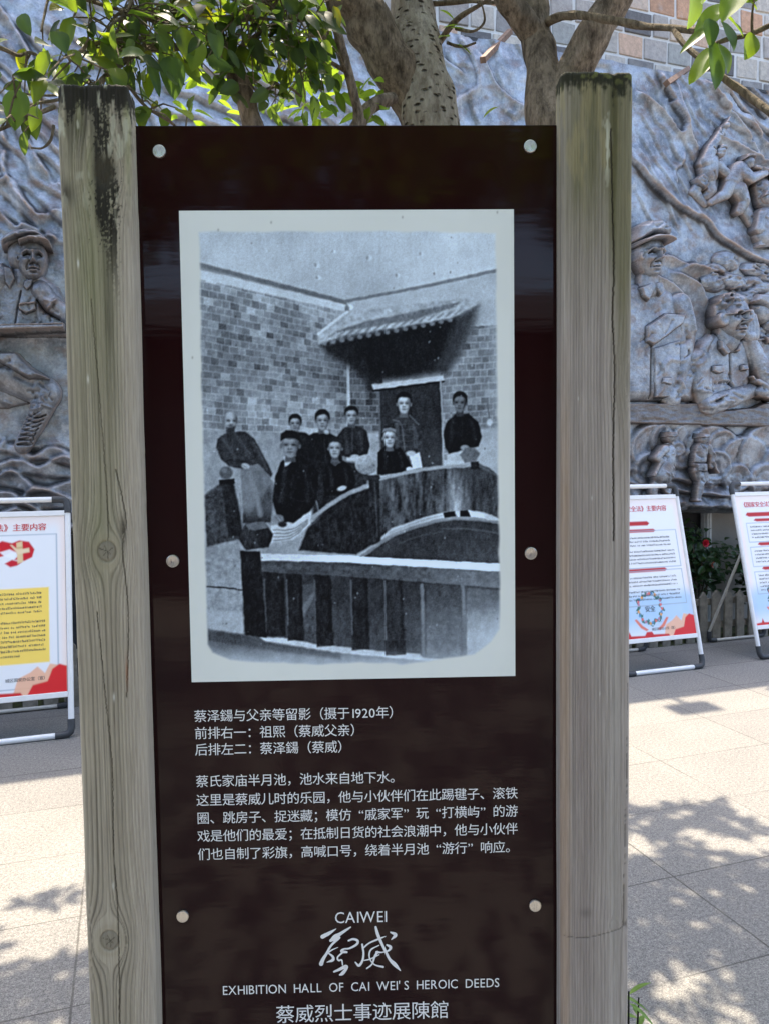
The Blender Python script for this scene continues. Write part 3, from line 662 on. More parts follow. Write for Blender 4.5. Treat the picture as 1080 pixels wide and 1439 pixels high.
# faces
def head(cx, cy, rx, ry, sk=.62, hair='short', hv=.08, turn=0.0, beard=False):
    poly([(cx-rx*.45, cy+ry*.5), (cx+rx*.45, cy+ry*.5), (cx+rx*.6, cy+ry*1.35), (cx-rx*.6, cy+ry*1.35)], sk*.55, 1.2, .95)
    if hair == 'short': ell(cx, cy-ry*.34, rx*1.04, ry*.80, hv, .15)
    for sg in (-1, 1): ell(cx+sg*rx*.95, cy+ry*.08, rx*.15, ry*.2, sk*.75, .4, .8)
    shade = lambda X, Y: sk*(1.10-.10*np.clip((Y-cy)/ry, -1, 1)-.50*sstep(.25, 1.0, np.abs(X-cx+rx*.12)/rx)-.10*sstep(0, 1, (X-cx)/rx))
    ell(cx, cy-ry*.16, rx*.92, ry*.74, shade, .16); ell(cx+turn*rx*.3, cy+ry*.34, rx*.74, ry*.62, shade, .18)
    if hair == 'short':
        poly([(cx-rx*1.0, cy-ry*.05), (cx-rx*1.0, cy-ry*.7), (cx-rx*.45, cy-ry*1.08), (cx+rx*.45, cy-ry*1.08), (cx+rx*1.0, cy-ry*.7), (cx+rx*1.0, cy-ry*.05), (cx+rx*.84, cy-ry*.42), (cx+rx*.35, cy-ry*.60), (cx-rx*.35, cy-ry*.62), (cx-rx*.84, cy-ry*.42)], hv, 1.4, .95)
    if hair == 'cap':
        poly([(cx-rx*1.05, cy-ry*.32), (cx-rx*1.0, cy-ry*.85), (cx-rx*.5, cy-ry*1.15), (cx+rx*.5, cy-ry*1.15), (cx+rx*1.0, cy-ry*.85), (cx+rx*1.05, cy-ry*.32), (cx+rx*.5, cy-ry*.50), (cx-rx*.5, cy-ry*.50)], hv, 1.4, .97)
    tx = cx+turn*rx
    for sg in (-1, 1):
        ell(tx+sg*rx*.40, cy-ry*.06, rx*.30, ry*.15, sk*.62, .9, .7); ell(tx+sg*rx*.40, cy-ry*.03, rx*.19, ry*.06, sk*.30, .8, .8)
        ell(tx+sg*rx*.46, cy+ry*.28, rx*.2, ry*.15, sk*1.15, .9, .5)
    ell(tx, cy+ry*.30, rx*.22, ry*.07, sk*.42, .8, .7); ell(tx, cy+ry*.12, rx*.09, ry*.2, min(sk*1.25, .92), .8, .6)
    ell(tx, cy+ry*.54, rx*.30, ry*.06, sk*.50, .8, .8); ell(tx, cy+ry*.66, rx*.22, ry*.05, sk*.75, .8, .5); ell(tx, cy-ry*.42, rx*.4, ry*.15, sk*1.2, .9, .5)
    if beard:
        poly([(cx-rx*.55, cy+ry*.62), (cx, cy+ry*.60), (cx+rx*.6, cy+ry*.58), (cx+rx*.45, cy+ry*1.05), (cx, cy+ry*1.2), (cx-rx*.4, cy+ry*1.05)], .15, 2.2, .85); ell(cx, cy+ry*.42, rx*.38, ry*.06, .2, .8, .7)
        ell(cx, cy+ry*.58, rx*.3, ry*.06, .4, .8, .5)
def fold(pts, v=.24, w=1.5, a=.6): stroke(pts, w, v, 1.0, a)
# bearded man in a long robe, leaning at the left
poly([(338, 650), (364, 645), (384, 674), (386, 692), (380, 730), (342, 732)], lambda X, Y: .43-.25*sstep(705, 730, Y)+.08*(fbm(X/6, Y/22, 3, 9)-.5), 1.5)
poly([(360, 700), (379, 680), (385, 692), (379, 730), (352, 730)], .20, 5, .6)
head(323.5, 588, 10.5, 14.5, .56, 'none', turn=.12, beard=True)
poly([(315, 606), (305, 614), (304, 626), (311, 642), (322, 652), (340, 655), (362, 647), (370, 655), (380, 667), (383, 662), (368, 632), (357, 612), (344, 602), (333, 603)], .19, 1.4, 1, .06, 5)
fold([(337, 612), (345, 625), (352, 635)], .32); fold([(318, 645), (330, 642), (345, 646)], .09, 2); fold([(326, 612), (327, 630)], .28); fold([(352, 622), (360, 640)], .10, 2)
ell(345, 651, 6, 4, .66, .3, .9, .3); stroke([(341, 650), (348, 655)], 1, .35, .6, .6)
# standing row behind
poly([(405, 607), (415, 601), (430, 604), (441, 614), (441, 655), (420, 650)], .12, 1.3, 1, .04); head(414, 590.5, 8.8, 12, .52)
poly([(428, 612), (440, 603), (460, 602), (476, 611), (482, 650), (430, 655)], .10, 1.3, 1, .03); head(452, 586, 9.8, 14, .55, turn=.05); ell(458, 602, 4, 3, .72, .4, .8, .6)
fold([(455, 606), (457, 645)], .2)
poly([(472, 610), (481, 597), (492, 592), (505, 594), (514, 600), (519, 621), (516, 632), (503, 637), (488, 637), (474, 634)], .14, 1.3, 1, .05); head(492.5, 579, 9.2, 12.5, .52, turn=.05)
fold([(494, 597), (494, 630)], .28); fold([(512, 605), (510, 626)], .08, 2); ell(498, 637, 7, 4, .70, .3, .9)
# youth before the door, man on the right
poly([(545, 598), (550, 584), (563, 576), (573, 576), (588, 583), (592, 604), (592, 626), (583, 633), (560, 632), (548, 630)], .20, 1.3, 1, .07, 5); head(566, 561, 10.2, 14.5, .63)
fold([(551, 584), (562, 590), (567, 625)], .42, 1.4, .7); fold([(574, 577), (586, 590)], .45, 1.6, .7); fold([(579, 590), (581, 622)], .35, 1.4)
for k in range(5): stroke([(557, 590+k*8), (578, 589+k*8)], 1, .36, .6, .45)
poly([(574, 634), (588, 629), (592, 651), (578, 654)], .80, 1.3); ell(576, 631, 7, 4, .72, .3, .9)
poly([(626, 632), (650, 626), (652, 648), (627, 650)], .72, 2, .9, .07)
poly([(622, 606), (625, 588), (639, 575), (657, 574), (671, 586), (676, 606), (671, 620), (652, 624), (630, 631), (624, 622)], .085, 1.4, 1, .03); head(645, 559, 9.8, 14, .40, hv=.07, turn=-.1)
fold([(648, 578), (648, 612)], .17, 1.4); ell(652, 622, 6, 4, .60, .3, .9)
poly([(645, 632), (652, 622), (666, 622), (673, 630), (668, 641), (652, 643)], .38, 1.5, 1, .09, 4)
# boys
poly([(432, 640), (520, 645), (512, 690), (440, 726)], .13, 3, .95, .05, 5); stroke([(444, 698), (447, 712)], 1.6, .6, .8, .7)
poly([(452, 660), (459, 646), (470, 641), (482, 642), (492, 650), (500, 672), (492, 688), (456, 692)], .075, 1.4, 1, .03); head(470, 624.5, 10.2, 14, .55, hv=.14, turn=-.05)
poly([(463, 645), (470, 650), (479, 644), (476, 641), (466, 641)], .35, 1, .7); ell(480, 681, 7, 3.5, .74, .3, .9, -.3)
poly([(529, 661), (530, 630), (540, 621), (551, 620), (562, 623), (572, 641), (577, 651), (564, 657)], .075, 1.3, 1, .03); head(546, 609, 10, 14, .62, hv=.10)
poly([(536, 603), (538, 597), (546, 594), (555, 597), (556, 603), (551, 600), (541, 600)], .55, 1, .8); ell(574, 653, 5, 3.5, .82, .3, .9)
# stone ball and parapets of the bridge
ell(514, 647, 16, 14, lambda X, Y: .50+.2*(fbm(X/3, Y/3, 3, 5)-.5)+.14*sstep(655, 638, Y), .08)
poly([(520, 668), (534, 665), (570, 656), (612, 649), (671, 644), (686, 650), (703, 664), (704, 724), (680, 713), (659, 710), (624, 713), (594, 721), (549, 737), (524, 760)],
     lambda X, Y: .27+.42*(fbm(X/5, Y/22, 4, 15)-.5)+.26*np.exp(-((X-640)/14)**2)*sstep(650, 690, Y)+.1*(fbm(X/3, Y/3, 2, 17)-.5), 1.2)
poly([(640, 650), (668, 646), (690, 655), (690, 715), (664, 708)], .18, 6, .55)
stroke([(534, 667), (570, 658), (612, 650.5), (668, 646)], 5, .62, 1, .9); stroke([(671, 646), (703, 664)], 3, .35, 1, .8)
poly([(660, 642), (672, 641), (673, 652), (661, 652)], .10, 1.2, .9)
poly([(510, 663), (532, 661), (534, 667), (512, 670)], .20, 1); poly([(517, 668), (532, 667), (535, 757), (522, 762)], .15, 1.3, 1, .07, 4); stroke([(526, 672), (530, 750)], 2, .33, 1, .6)
poly([(432, 738), (476, 700), (518, 680), (524, 760), (500, 775), (420, 770)], .13, 2, 1, .06, 5)
for k in range(7): stroke([(450+k*11, 735-k*5), (452+k*11, 762)], 2, .20, 1.2, .5)
stroke([(436, 726), (458, 708), (484, 691), (514, 678)], 6.5, .60, 1.3, .92); stroke([(438, 731), (486, 696), (515, 683)], 2, .16, .8, .8)
# seated man in front
poly([(381, 735), (411, 728), (437, 714), (436, 732), (412, 755), (381, 759)], .72, 1.3, 1, .05)
for k in range(4): stroke([(384, 741+k*5), (410, 740+k*4), (432, 726+k*2)], 1.6, .42, .8, .7)
poly([(394, 645), (386, 668), (383, 698), (389, 720), (398, 729), (412, 731), (436, 713), (445, 697), (447, 660), (437, 646), (422, 636), (402, 639)], .075, 1.5, 1, .035, 7)
poly([(398, 638), (404, 634), (409, 645), (400, 652)], .74, 1, .9); head(407.5, 621, 13.5, 18, .50, 'cap', hv=.09, turn=-.06)
fold([(400, 690), (420, 700), (438, 695)], .17, 2, .6); fold([(438, 660), (436, 690)], .16, 2, .5); fold([(412, 650), (409, 690)], .14, 2, .5)
ell(391, 726, 8, 7, .52, .3, .9); ell(397, 733, 6, 4, .12, .3, .9); stroke([(387, 722), (393, 731)], 1.2, .3, .6, .6); stroke([(391, 720), (397, 728)], 1.2, .3, .6, .6)
for (x0, y0, x1, y1, wd, v) in ((312, 612, 330, 640, 5, .27), (330, 606, 350, 640, 4, .25), (356, 618, 374, 655, 4, .27), (350, 660, 366, 720, 7, .50), (400, 655, 394, 700, 7, .17), (428, 650, 432, 700, 6, .15), (484, 604, 488, 630, 5, .22), (503, 602, 508, 626, 4, .21), (556, 590, 556, 622, 5, .30), (580, 592, 584, 622, 4, .28), (634, 584, 632, 612, 6, .16), (660, 584, 666, 610, 5, .15), (462, 652, 466, 680, 5, .16), (484, 654, 486, 676, 4, .15), (540, 630, 540, 652, 4, .15), (558, 630, 564, 650, 4, .15)):
    stroke([(x0, y0), ((x0+x1)/2+1.5, (y0+y1)/2), (x1, y1)], wd, v, wd*.45, .75)
# arch over the pond
poly([(505, 778), (546, 750), (585, 733), (624, 723), (659, 722), (704, 726), (705, 790), (505, 782)], lambda X, Y: .21+.08*sstep(735, 790, Y)*sstep(560, 700, X)+.05*(fbm(X/8, Y/8, 3, 25)-.5), 1.2)
stroke([(510, 776), (546, 750), (585, 734), (624, 723.5), (659, 722), (703, 727)], 5, .50, 1.3, .9); stroke([(546, 744), (590, 726), (630, 716)], 3, .6, 1.2, .7)
stroke([(620, 737), (660, 737), (703, 743)], 2, .36, 1.2, .6); stroke([(560, 758), (590, 747), (620, 741)], 2, .34, 1.2, .5)
poly([(622, 714), (640, 711), (642, 719), (624, 721)], .07, 1); poly([(645, 711), (656, 710), (660, 719), (646, 719)], .07, 1); poly([(638, 711), (646, 711), (646, 719), (640, 719)], .74, 1, .9); poly([(680, 718), (690, 716), (704, 725), (684, 724)], .7, 1, .9)
# front railing
poly([(340, 790), (705, 800), (708, 930), (345, 905)], lambda X, Y: .20+.26*sstep(540, 705, X)*sstep(790, 900, Y)+.06*sstep(830, 900, Y)+.06*(fbm(X/10, Y/18, 3, 35)-.5), 2)
poly([(420, 818), (445, 818), (446, 895), (424, 890)], lambda X, Y: .30+.3*(fbm(X/4, Y/4, 3, 36)-.5)*sstep(850, 880, Y), 2, .8)
poly([(424, 852), (442, 826), (442, 835), (426, 868)], .5, 2, .5)
for x0, x1, yb, v in ((371, 399, 893, .13), (402, 424, 899, .13), (441, 465, 907, .13), (492, 516, 912, .14), (539, 565, 919, .18)):
    poly([(x0, 800), (x1, 802), (x1+3, yb), (x0+3, yb)], v, 1.3, .9, .03)
    stroke([(x0+1, 812), (x0+4, yb-4)], 2.2, v+.26, .9, .65); stroke([(x1-2, 812), (x1+1, yb-4)], 5, v-.06, 2, .6)
for x, w in ((594, 5), (652, 5.5)): stroke([(x-2, 818), (x, 870), (x+1, 920)], w, .50, 1.5, .8); 
poly([(597, 815), (648, 820), (648, 922), (599, 922)], lambda X, Y: .26+.26*sstep(820, 915, Y), 2, .8, .06)
poly([(655, 820), (705, 824), (708, 915), (656, 920)], lambda X, Y: .36+.36*sstep(815, 890, Y), 2, .85, .06)
poly([(366, 895), (404, 896), (444, 904), (492, 909), (540, 914), (590, 917), (596, 926), (520, 922), (440, 914), (374, 902)], .82, 1.5, .85, .08, 6)
for x0, x1, yb in ((402, 425, 900), (443, 467, 908), (492, 517, 913), (539, 567, 920)): poly([(x0+2, yb-22), (x1+3, yb-22), (x1+3, yb-2), (x0+3, yb)], .15, 1.3, .9)
poly([(360, 784), (480, 786), (705, 797), (706, 821), (480, 806), (364, 801)], lambda X, Y: .27+.16*sstep(480, 700, X)+.16*(fbm(X/7, Y/5, 4, 45)-.5), 1.2)
poly([(364, 775), (480, 776.5), (705, 786), (706, 797), (480, 786), (360, 785)], lambda X, Y: .80+.12*sstep(400, 520, X)+.08*(fbm(X/9, Y/3, 3, 88)-.5), 1.1)
# newel
poly([(338, 771), (366, 772), (368, 800), (376, 896), (347, 892)], .11, 1.3, 1, .04, 6)
poly([(335, 754), (345, 732), (371, 728), (384, 747), (378, 766), (346, 770)], .19, 1.1, 1, .06, 5); poly([(345, 733), (371, 729), (378, 738), (360, 742), (350, 741)], .38, 1.2, .9, .05, 4)
poly([(360, 742), (378, 738), (383, 747), (378, 765), (364, 766)], .12, 1.3, .8); stroke([(350, 742), (344, 768)], 1.2, .3, .8, .6)
# bottom of the picture
poly([(293, 884), (352, 893), (374, 902), (480, 917), (600, 928), (705, 918), (705, 945), (290, 945)], lambda X, Y: .36+.25*sstep(905, 940, Y)+.10*(fbm(X/14, Y/8, 4, 55)-.5)+.12*sstep(500, 700, X), 2)
poly([(294, 887), (348, 893), (376, 902), (480, 918), (480, 926), (370, 913), (294, 900)], .24, 3, .7)
IMG = IMG+.028*(rng.random(IMG.shape)-.5)*2+.045*(fbm(PX/2.5, PY/2.5, 2, 61)-.5)
for _ in range(160):
    x = rng.uniform(285, 700); y = rng.uniform(330, 915); ell(x, y, rng.uniform(.5, 1.1), rng.uniform(.5, 1.6), .85 if rng.random() < .7 else .1, .6, .5)
def soft(a, n):
    for _ in range(n):
        p_ = np.pad(a, 1, mode='edge'); a = (p_[:-2, 1:-1]+p_[2:, 1:-1]+p_[1:-1, :-2]+p_[1:-1, 2:]+2*p_[1:-1, 1:-1])/6
    return a
b0 = soft(IMG, 2); b1 = soft(IMG, 40)
IMG = b0+.40*(b0-soft(IMG, 12))+.22*(b0-b1)
IMG = IMG*(1+(.30-.24*sstep(.5, .64, b0))*(fbm(PX/7, PY/11, 4, 62)-.5)+.16*(fbm(PX/45, PY/45, 3, 63)-.5))
dk = sstep(.45, .1, IMG); IMG = IMG+dk*.075*(fbm(PX/4, PY/9, 4, 64)-.5)*(1+.8*(PY > 655))+dk*.02*sstep(.6, .8, fbm(PX/2, PY/3, 3, 65))
IMG = IMG+.035*(rng.random(IMG.shape)-.5)*2
IMG = np.clip(IMG, .02, 1); IMG = IMG**.94; IMG = np.clip(IMG-.05*sstep(.40, .10, IMG), .045, 1)+.05*sstep(.5, .8, IMG)
# ragged edge of the old print on its pale mount
ed = polysd(PX+2.5*(fbm(PX/22, PY/22, 3, 71)-.5), PY+5*(fbm(PX/30, PY/30, 3, 72)-.5), [(278, 327), (480, 323), (695, 323), (699, 600), (703, 880), (690, 900), (668, 918), (560, 932), (400, 934), (325, 930), (300, 919), (293, 905), (284, 600)])
msk = sstep(-1.8, 3.5, ed)
fade = 1-.8*np.exp(-(((PX-708)/34)**2+((PY-908)/34)**2))-.25*sstep(690, 704, PX)*sstep(820, 880, PY)
fade = np.where(PY > 895, np.minimum(fade, 1-.45*sstep(900, 935, PY)), fade)
mount = .815+.015*(fbm(PX/50, PY/50, 3, 81)-.5)-.02*sstep(600, 300, PY)
fin = mount*(1-msk*fade)+np.clip(IMG, .02, .95)*msk*fade
for x, y in ((379, 313), (305, 324), (563, 304), (697, 296), (270, 500)): fin -= .2*np.exp(-(((PX-x)/1.2)**2+((PY-y)/1.8)**2))
tint = np.stack([.965+.02*msk*0, .985+0*msk, 1.0+.0*msk], -1)
cool = np.stack([fin*(1-.075*msk-.015*(1-msk)), fin*(1-.005*msk+.010*(1-msk)), np.minimum(fin*(1+.045*msk-.005*(1-msk))+.012*msk, 1)], -1)
PC = lin(np.clip(cool, 0, 1))*1.27
u0 = float(np.mean([SIGN.pix(250., 299.)[0], SIGN.pix(272., 961.)[0]])); u1 = float(np.mean([SIGN.pix(720., 292.)[0], SIGN.pix(724., 947.)[0]]))
z1 = float(np.mean([SIGN.pix(250., 299.)[1], SIGN.pix(720., 292.)[1]])); z0 = float(np.mean([SIGN.pix(272., 961.)[1], SIGN.pix(724., 947.)[1]]))
VX = u0+(u1-u0)*aa; VZ = z1+(z0-z1)*bb
V = np.stack([VX, np.full_like(VX, -.0012), VZ], -1).reshape(-1, 3); Q = grid_quads(NY, NX)[:, ::-1]
# thin rim so that the print has a thickness
rimi = np.concatenate([np.arange(NX), np.arange(1, NY)*NX+NX-1, (NY-1)*NX+np.arange(NX-2, -1, -1), np.arange(NY-2, 0, -1)*NX])
Vr = V[rimi].copy(); Vr[:, 1] = .0005; k = np.arange(len(rimi)); kk = np.roll(k, -1)
Q = np.vstack([Q, np.stack([rimi[k], rimi[kk], len(V)+kk, len(V)+k], -1)])
mesh_np('old_photograph', np.vstack([V, Vr]), Q, M['print'], sign, color=np.vstack([PC.reshape(-1, 3), np.full((len(Vr), 3), .6)]), smooth=False)
# ------------------------------------------------------------------ bronze relief on the wall
t = NT('bronze_relief')
at_ = t.attr('col'); rd = t.n('ShaderNodeSeparateColor'); t.l(at_.outputs[0], rd.inputs[0])       # r = worn high edges, g = painted shade in hollows, b = patina plus painted shade low down
n1 = t.noise(5.5, 6, .62); n2 = t.noise(17, 5, .65); n3 = t.noise(70, 4, .7)
c = t.mix(t.ramp(n1, [(.38, 0), (.62, 1)]), (.18, .20, .23), (.44, .485, .545))
c = t.mix(t.ramp(n2, [(.50, 0), (.72, .75)]), c, (.60, .615, .64))
c = t.mix(t.ramp(t.noise(8, 5, .6, t.scaled((1, 1, 1.3))), [(.50, 0), (.68, .7)]), c, (.25, .175, .14))
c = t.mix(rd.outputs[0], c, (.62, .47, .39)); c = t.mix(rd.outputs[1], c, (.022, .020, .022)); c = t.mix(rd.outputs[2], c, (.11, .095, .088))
c = t.mix(t.ramp(n3, [(.35, .5), (.6, 0)]), c, t.mix(1.0, c, (.55, .54, .56), 'MULTIPLY'))
t.set(color=c, metal=.5, rough=t.ramp(n2, [(.3, .30), (.7, .52)]), spec=.5)
mx = t.n('ShaderNodeMath', operation='ADD'); t.l(n2, mx.inputs[0]); t.l(n3, mx.inputs[1]); t.bump(mx.outputs[0], .35, .012)
M['bronze'] = t.m

relief = empty('bronze_relief', WALL.loc, WALL.ang)
tag(relief, 'long bronze relief of soldiers, smoke and waves covering the wall behind the sign', 'relief')
KD = .0070                                            # metres of height per photo pixel

def wcoords(X, Y):                                    # photo place -> place on the relief's back plane
    return WALL.pix(np.asarray(X, float), np.asarray(Y, float), 0.0)

def blur(a, n=2):
    for _ in range(n):
        p = np.pad(a, 1, mode='edge'); a = (p[:-2, 1:-1]+p[2:, 1:-1]+p[1:-1, :-2]+p[1:-1, 2:]+2*p[1:-1, 1:-1])/6
    return a

class Sculpt:
    """a patch of relief: heights h (photo pixels) on a grid laid over x0..x1, y0..y1"""
    def __init__(s, x0, x1, y0, y1, q=.6):
        s.q = q; s.X, s.Y = np.meshgrid(np.arange(x0, x1+q, q), np.arange(y0, y1+q, q)); s.h = np.full(s.X.shape, -3.0)
        s.WX = s.X+1.2*(fbm(s.X/9, s.Y/9, 2, 5)-.5); s.WY = s.Y+1.2*(fbm(s.X/9, s.Y/9, 2, 6)-.5)
    def cap(s, pts, hz=1.0, base=0.0, flat=.75):      # limb: points (x, y, radius)
        P = np.array(pts, float)
        for a, b in zip(P[:-1], P[1:]):
            d, tt = segdist(s.WX, s.WY, a, b); r = a[2]+(b[2]-a[2])*tt
            s.h = np.maximum(s.h, np.where(d < r, base+hz*flat*np.sqrt(np.maximum(r*r-d*d, 0))+.8, -3))
    def ell(s, cx, cy, rx, ry, hz, base=0.0, rot=0.0, p=.5):
        c, w = math.cos(rot), math.sin(rot); x = s.X-cx; y = s.Y-cy
        d = ((x*c+y*w)/rx)**2+((-x*w+y*c)/ry)**2
        s.h = np.maximum(s.h, np.where(d < 1, base+.8+hz*np.maximum(1-d, 0)**p, -3))
    def slab(s, pts, top, edge=3.0, base=0.0, tilt=(0, 0)):
        sd = polysd(s.WX, s.WY, pts); cx = np.mean([p[0] for p in pts]); cy = np.mean([p[1] for p in pts])
        e = np.clip(sd/edge, 0, 1); v = base+top*np.sqrt(1-(1-e)**2)+tilt[0]*(s.X-cx)+tilt[1]*(s.Y-cy)
        s.h = np.maximum(s.h, np.where(sd > 0, np.maximum(v, .8), -3))
    def add(s, pts, w, amt, side=0):                  # crease (amt < 0) or ridge; side: terrace on one side of the line
        P = spline(pts, 16) if len(pts) > 2 else np.array(pts, float)
        m = (s.X > P[:, 0].min()-4*w) & (s.X < P[:, 0].max()+4*w) & (s.Y > P[:, 1].min()-4*w) & (s.Y < P[:, 1].max()+4*w)
        if not m.any(): return
        d = np.full(m.sum(), 1e9); sg = np.zeros(m.sum())
        for a, b in zip(P[:-1], P[1:]):
            dd, _ = segdist(s.X[m], s.Y[m], a, b); k = dd < d; d[k] = dd[k]
            sg[k] = np.sign((b[0]-a[0])*(s.Y[m][k]-a[1])-(b[1]-a[1])*(s.X[m][k]-a[0]))
        f = amt*np.exp(-(d/w)**2) if side == 0 else amt*np.where(sg*side >= 0, np.exp(-d/w), 0)
        s.h[m] = np.where(s.h[m] > -2.5, s.h[m]+f, s.h[m])
    def gauss(s, cx, cy, rx, ry, amt):
        f = amt*np.exp(-((s.X-cx)/rx)**2-((s.Y-cy)/ry)**2); s.h = np.where(s.h > -2.5, s.h+f, s.h)
    def face(s, cx, cy, rx, ry, turn=0.0, base=2.0, hz=.85, ear=True):
        """a head: skull, brow, sockets, nose, lips, chin, ear; turn -1..1 looks left..right"""
        t_ = turn*rx*.38
        s.ell(cx, cy, rx, ry, rx*hz, base); s.ell(cx+t_*.5, cy+ry*.42, rx*.72, ry*.62, rx*hz*.92, base)
        if ear and abs(turn) > .15:
            ex = cx-math.copysign(rx*.78, turn); s.ell(ex, cy+ry*.06, rx*.2, ry*.25, rx*.42, base+rx*.25); s.gauss(ex, cy+ry*.06, rx*.09, ry*.12, -rx*.16)
        fx = cx+t_
        for sg in (-1, 1):
            w = 1-.35*max(0, sg*turn)
            s.gauss(fx+sg*rx*.40*w, cy-ry*.06, rx*.25*w, ry*.13, -rx*.30)
            s.gauss(fx+sg*rx*.40*w, cy-ry*.03, rx*.17*w, ry*.065, rx*.16)
            s.add([(fx+sg*rx*.14*w, cy-ry*.15), (fx+sg*rx*.4*w, cy-ry*.22), (fx+sg*rx*.68*w, cy-ry*.12)], rx*.10, rx*.22)
            s.add([(fx+sg*rx*.22*w, cy-ry*.04), (fx+sg*rx*.4*w, cy-ry*.085), (fx+sg*rx*.6*w, cy-ry*.02)], rx*.045, -rx*.10)
            s.gauss(fx+sg*rx*.52*w, cy+ry*.20, rx*.24, ry*.14, rx*.10)
            s.add([(fx+sg*rx*.24*w, cy+ry*.26), (fx+sg*rx*.42*w, cy+ry*.44), (fx+sg*rx*.42*w, cy+ry*.58)], rx*.07, -rx*.10)
            s.gauss(fx+sg*rx*.13+t_*.25, cy+ry*.295, rx*.11, ry*.055, rx*.12)
        nx = fx+t_*.28
        s.add([(fx, cy-ry*.14), (fx+t_*.14, cy+ry*.06), (nx, cy+ry*.25)], rx*.12, rx*.34); s.gauss(nx, cy+ry*.26, rx*.15, ry*.08, rx*.17)
        s.add([(fx-rx*.2, cy+ry*.37), (nx, cy+ry*.35), (fx+rx*.2, cy+ry*.37)], rx*.06, -rx*.12)
        s.add([(fx-rx*.24, cy+ry*.54), (fx, cy+ry*.51), (fx+rx*.24, cy+ry*.54)], rx*.06, rx*.09)
        s.add([(fx-rx*.28, cy+ry*.58), (fx, cy+ry*.57), (fx+rx*.28, cy+ry*.58)], rx*.04, -rx*.12)
        s.add([(fx-rx*.16, cy+ry*.64), (fx, cy+ry*.655), (fx+rx*.16, cy+ry*.64)], rx*.065, rx*.09)
        s.gauss(fx, cy+ry*.74, rx*.25, ry*.05, -rx*.08); s.gauss(fx, cy+ry*.88, rx*.26, ry*.12, rx*.15)
    def folds(s, n, box, ang, amt=.9, w=1.6, seed=0, L=14):
        r = np.random.default_rng(seed)
        for _ in range(n):
            x = r.uniform(box[0], box[1]); y = r.uniform(box[2], box[3]); a = ang+r.normal(0, .35); l = L*r.uniform(.5, 1.2); k = r.normal(0, .2)
            s.add([(x, y), (x+math.cos(a)*l*.5+k*l*.3, y+math.sin(a)*l*.5), (x+math.cos(a+k)*l, y+math.sin(a+k)*l)], w*r.uniform(.8, 1.4), amt*1.05*r.choice([-1, -1, 1])*r.uniform(.6, 1.3))
    def build(s, name, base=0.0, label=None, grime=0.0, thr=.2):
        h = s.h+(s.h > -2.5)*(.35*(fbm(s.X/2.2, s.Y/2.2, 3, 9)-.5)+.9*(fbm(s.X/7, s.Y/7, 3, 8)-.5))
        solid = s.h > -2.5
        hb = blur(np.where(solid, h, 0), 2); h = np.where(solid, .8*h+.2*hb, np.minimum(hb*.3-1.2, h*0-1.0))
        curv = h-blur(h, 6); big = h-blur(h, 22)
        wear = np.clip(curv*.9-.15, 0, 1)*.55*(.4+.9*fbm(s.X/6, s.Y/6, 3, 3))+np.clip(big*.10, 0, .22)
        gr = np.clip(-curv*1.5-.10, 0, .9)+np.clip(-big*.14, 0, .45)  # hollows and creases painted darker, as shade would make them
        xx, zz = wcoords(s.X, s.Y)
        V = np.stack([xx, -base-h*KD, zz], -1).reshape(-1, 3)
        Q = grid_quads(*s.X.shape)[:, ::-1]
        sd = solid.ravel(); keep = sd[Q].any(1); Q = Q[keep]
        used = np.zeros(len(V), bool); used[Q.ravel()] = True; mp = np.cumsum(used)-1
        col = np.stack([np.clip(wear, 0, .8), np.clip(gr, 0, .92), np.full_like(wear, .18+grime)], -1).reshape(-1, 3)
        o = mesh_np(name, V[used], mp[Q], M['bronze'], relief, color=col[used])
        if label: o['label'] = label
        return o

# ---- background plate of the relief: swirls, smoke scrolls, waves (heights in metres over the whole plate)
gx = np.arange(-3.3, 6.6, .008); gz = np.arange(1.02, 4.72, .008)
GX, GZ = np.meshgrid(gx, gz)
_P = WALL.loc[None, None]+WALL.u[None, None]*GX[..., None]+np.array([0, 0, 1.])*GZ[..., None]
IX, IY = proj(_P)                                     # where each point of the plate appears, to place its modelling
S = Sculpt.__new__(Sculpt); S.X, S.Y = IX, IY; S.WX, S.WY = IX, IY; S.h = np.zeros_like(IX)
S.h += 5*(fbm(IX/70, IY/70, 3, 101)-.5)+2.2*(fbm(IX/16, IY/16, 3, 102)-.5)+.8*(fbm(IX/5, IY/5, 2, 103)-.5)
# combed smoke: long flowing ridges
def flow(x0, x1, y0, y1, ang, per, amt, seed, sharp=1.0):
    m = sstep(x0-14, x0+14, IX)*(1-sstep(x1-14, x1+14, IX))*sstep(y0-14, y0+14, IY)*(1-sstep(y1-14, y1+14, IY))
    u = IX*math.cos(ang)+IY*math.sin(ang); v = -IX*math.sin(ang)+IY*math.cos(ang)
    ph = v/per+1.7*fbm(u/95, v/60, 3, seed)+.5*fbm(u/30, v/20, 2, seed+1); fr = ph-np.floor(ph)
    am = vnoise(np.floor(ph)*3.1, u/110, seed+2)
    S.h += m*amt*(fr**sharp*(1-sstep(.9, 1.0, fr))-.35)*(.35+am)
flow(-60, 110, 40, 340, .75, 22, 6, 111, 1.6)
flow(110, 480, 0, 320, .6, 34, 6, 115, 1.6)
flow(480, 860, 0, 360, 1.1, 46, 3.5, 119, 1.6)
flow(885, 985, 110, 330, 1.05, 17, 3.6, 123, 1.5)
flow(985, 1150, 100, 215, .75, 15, 6, 127, 1.5)
flow(-60, 700, 620, 760, .12, 22, 7, 131, 1.6)
flow(600, 1150, 660, 735, .15, 17, 9, 135, 1.3)
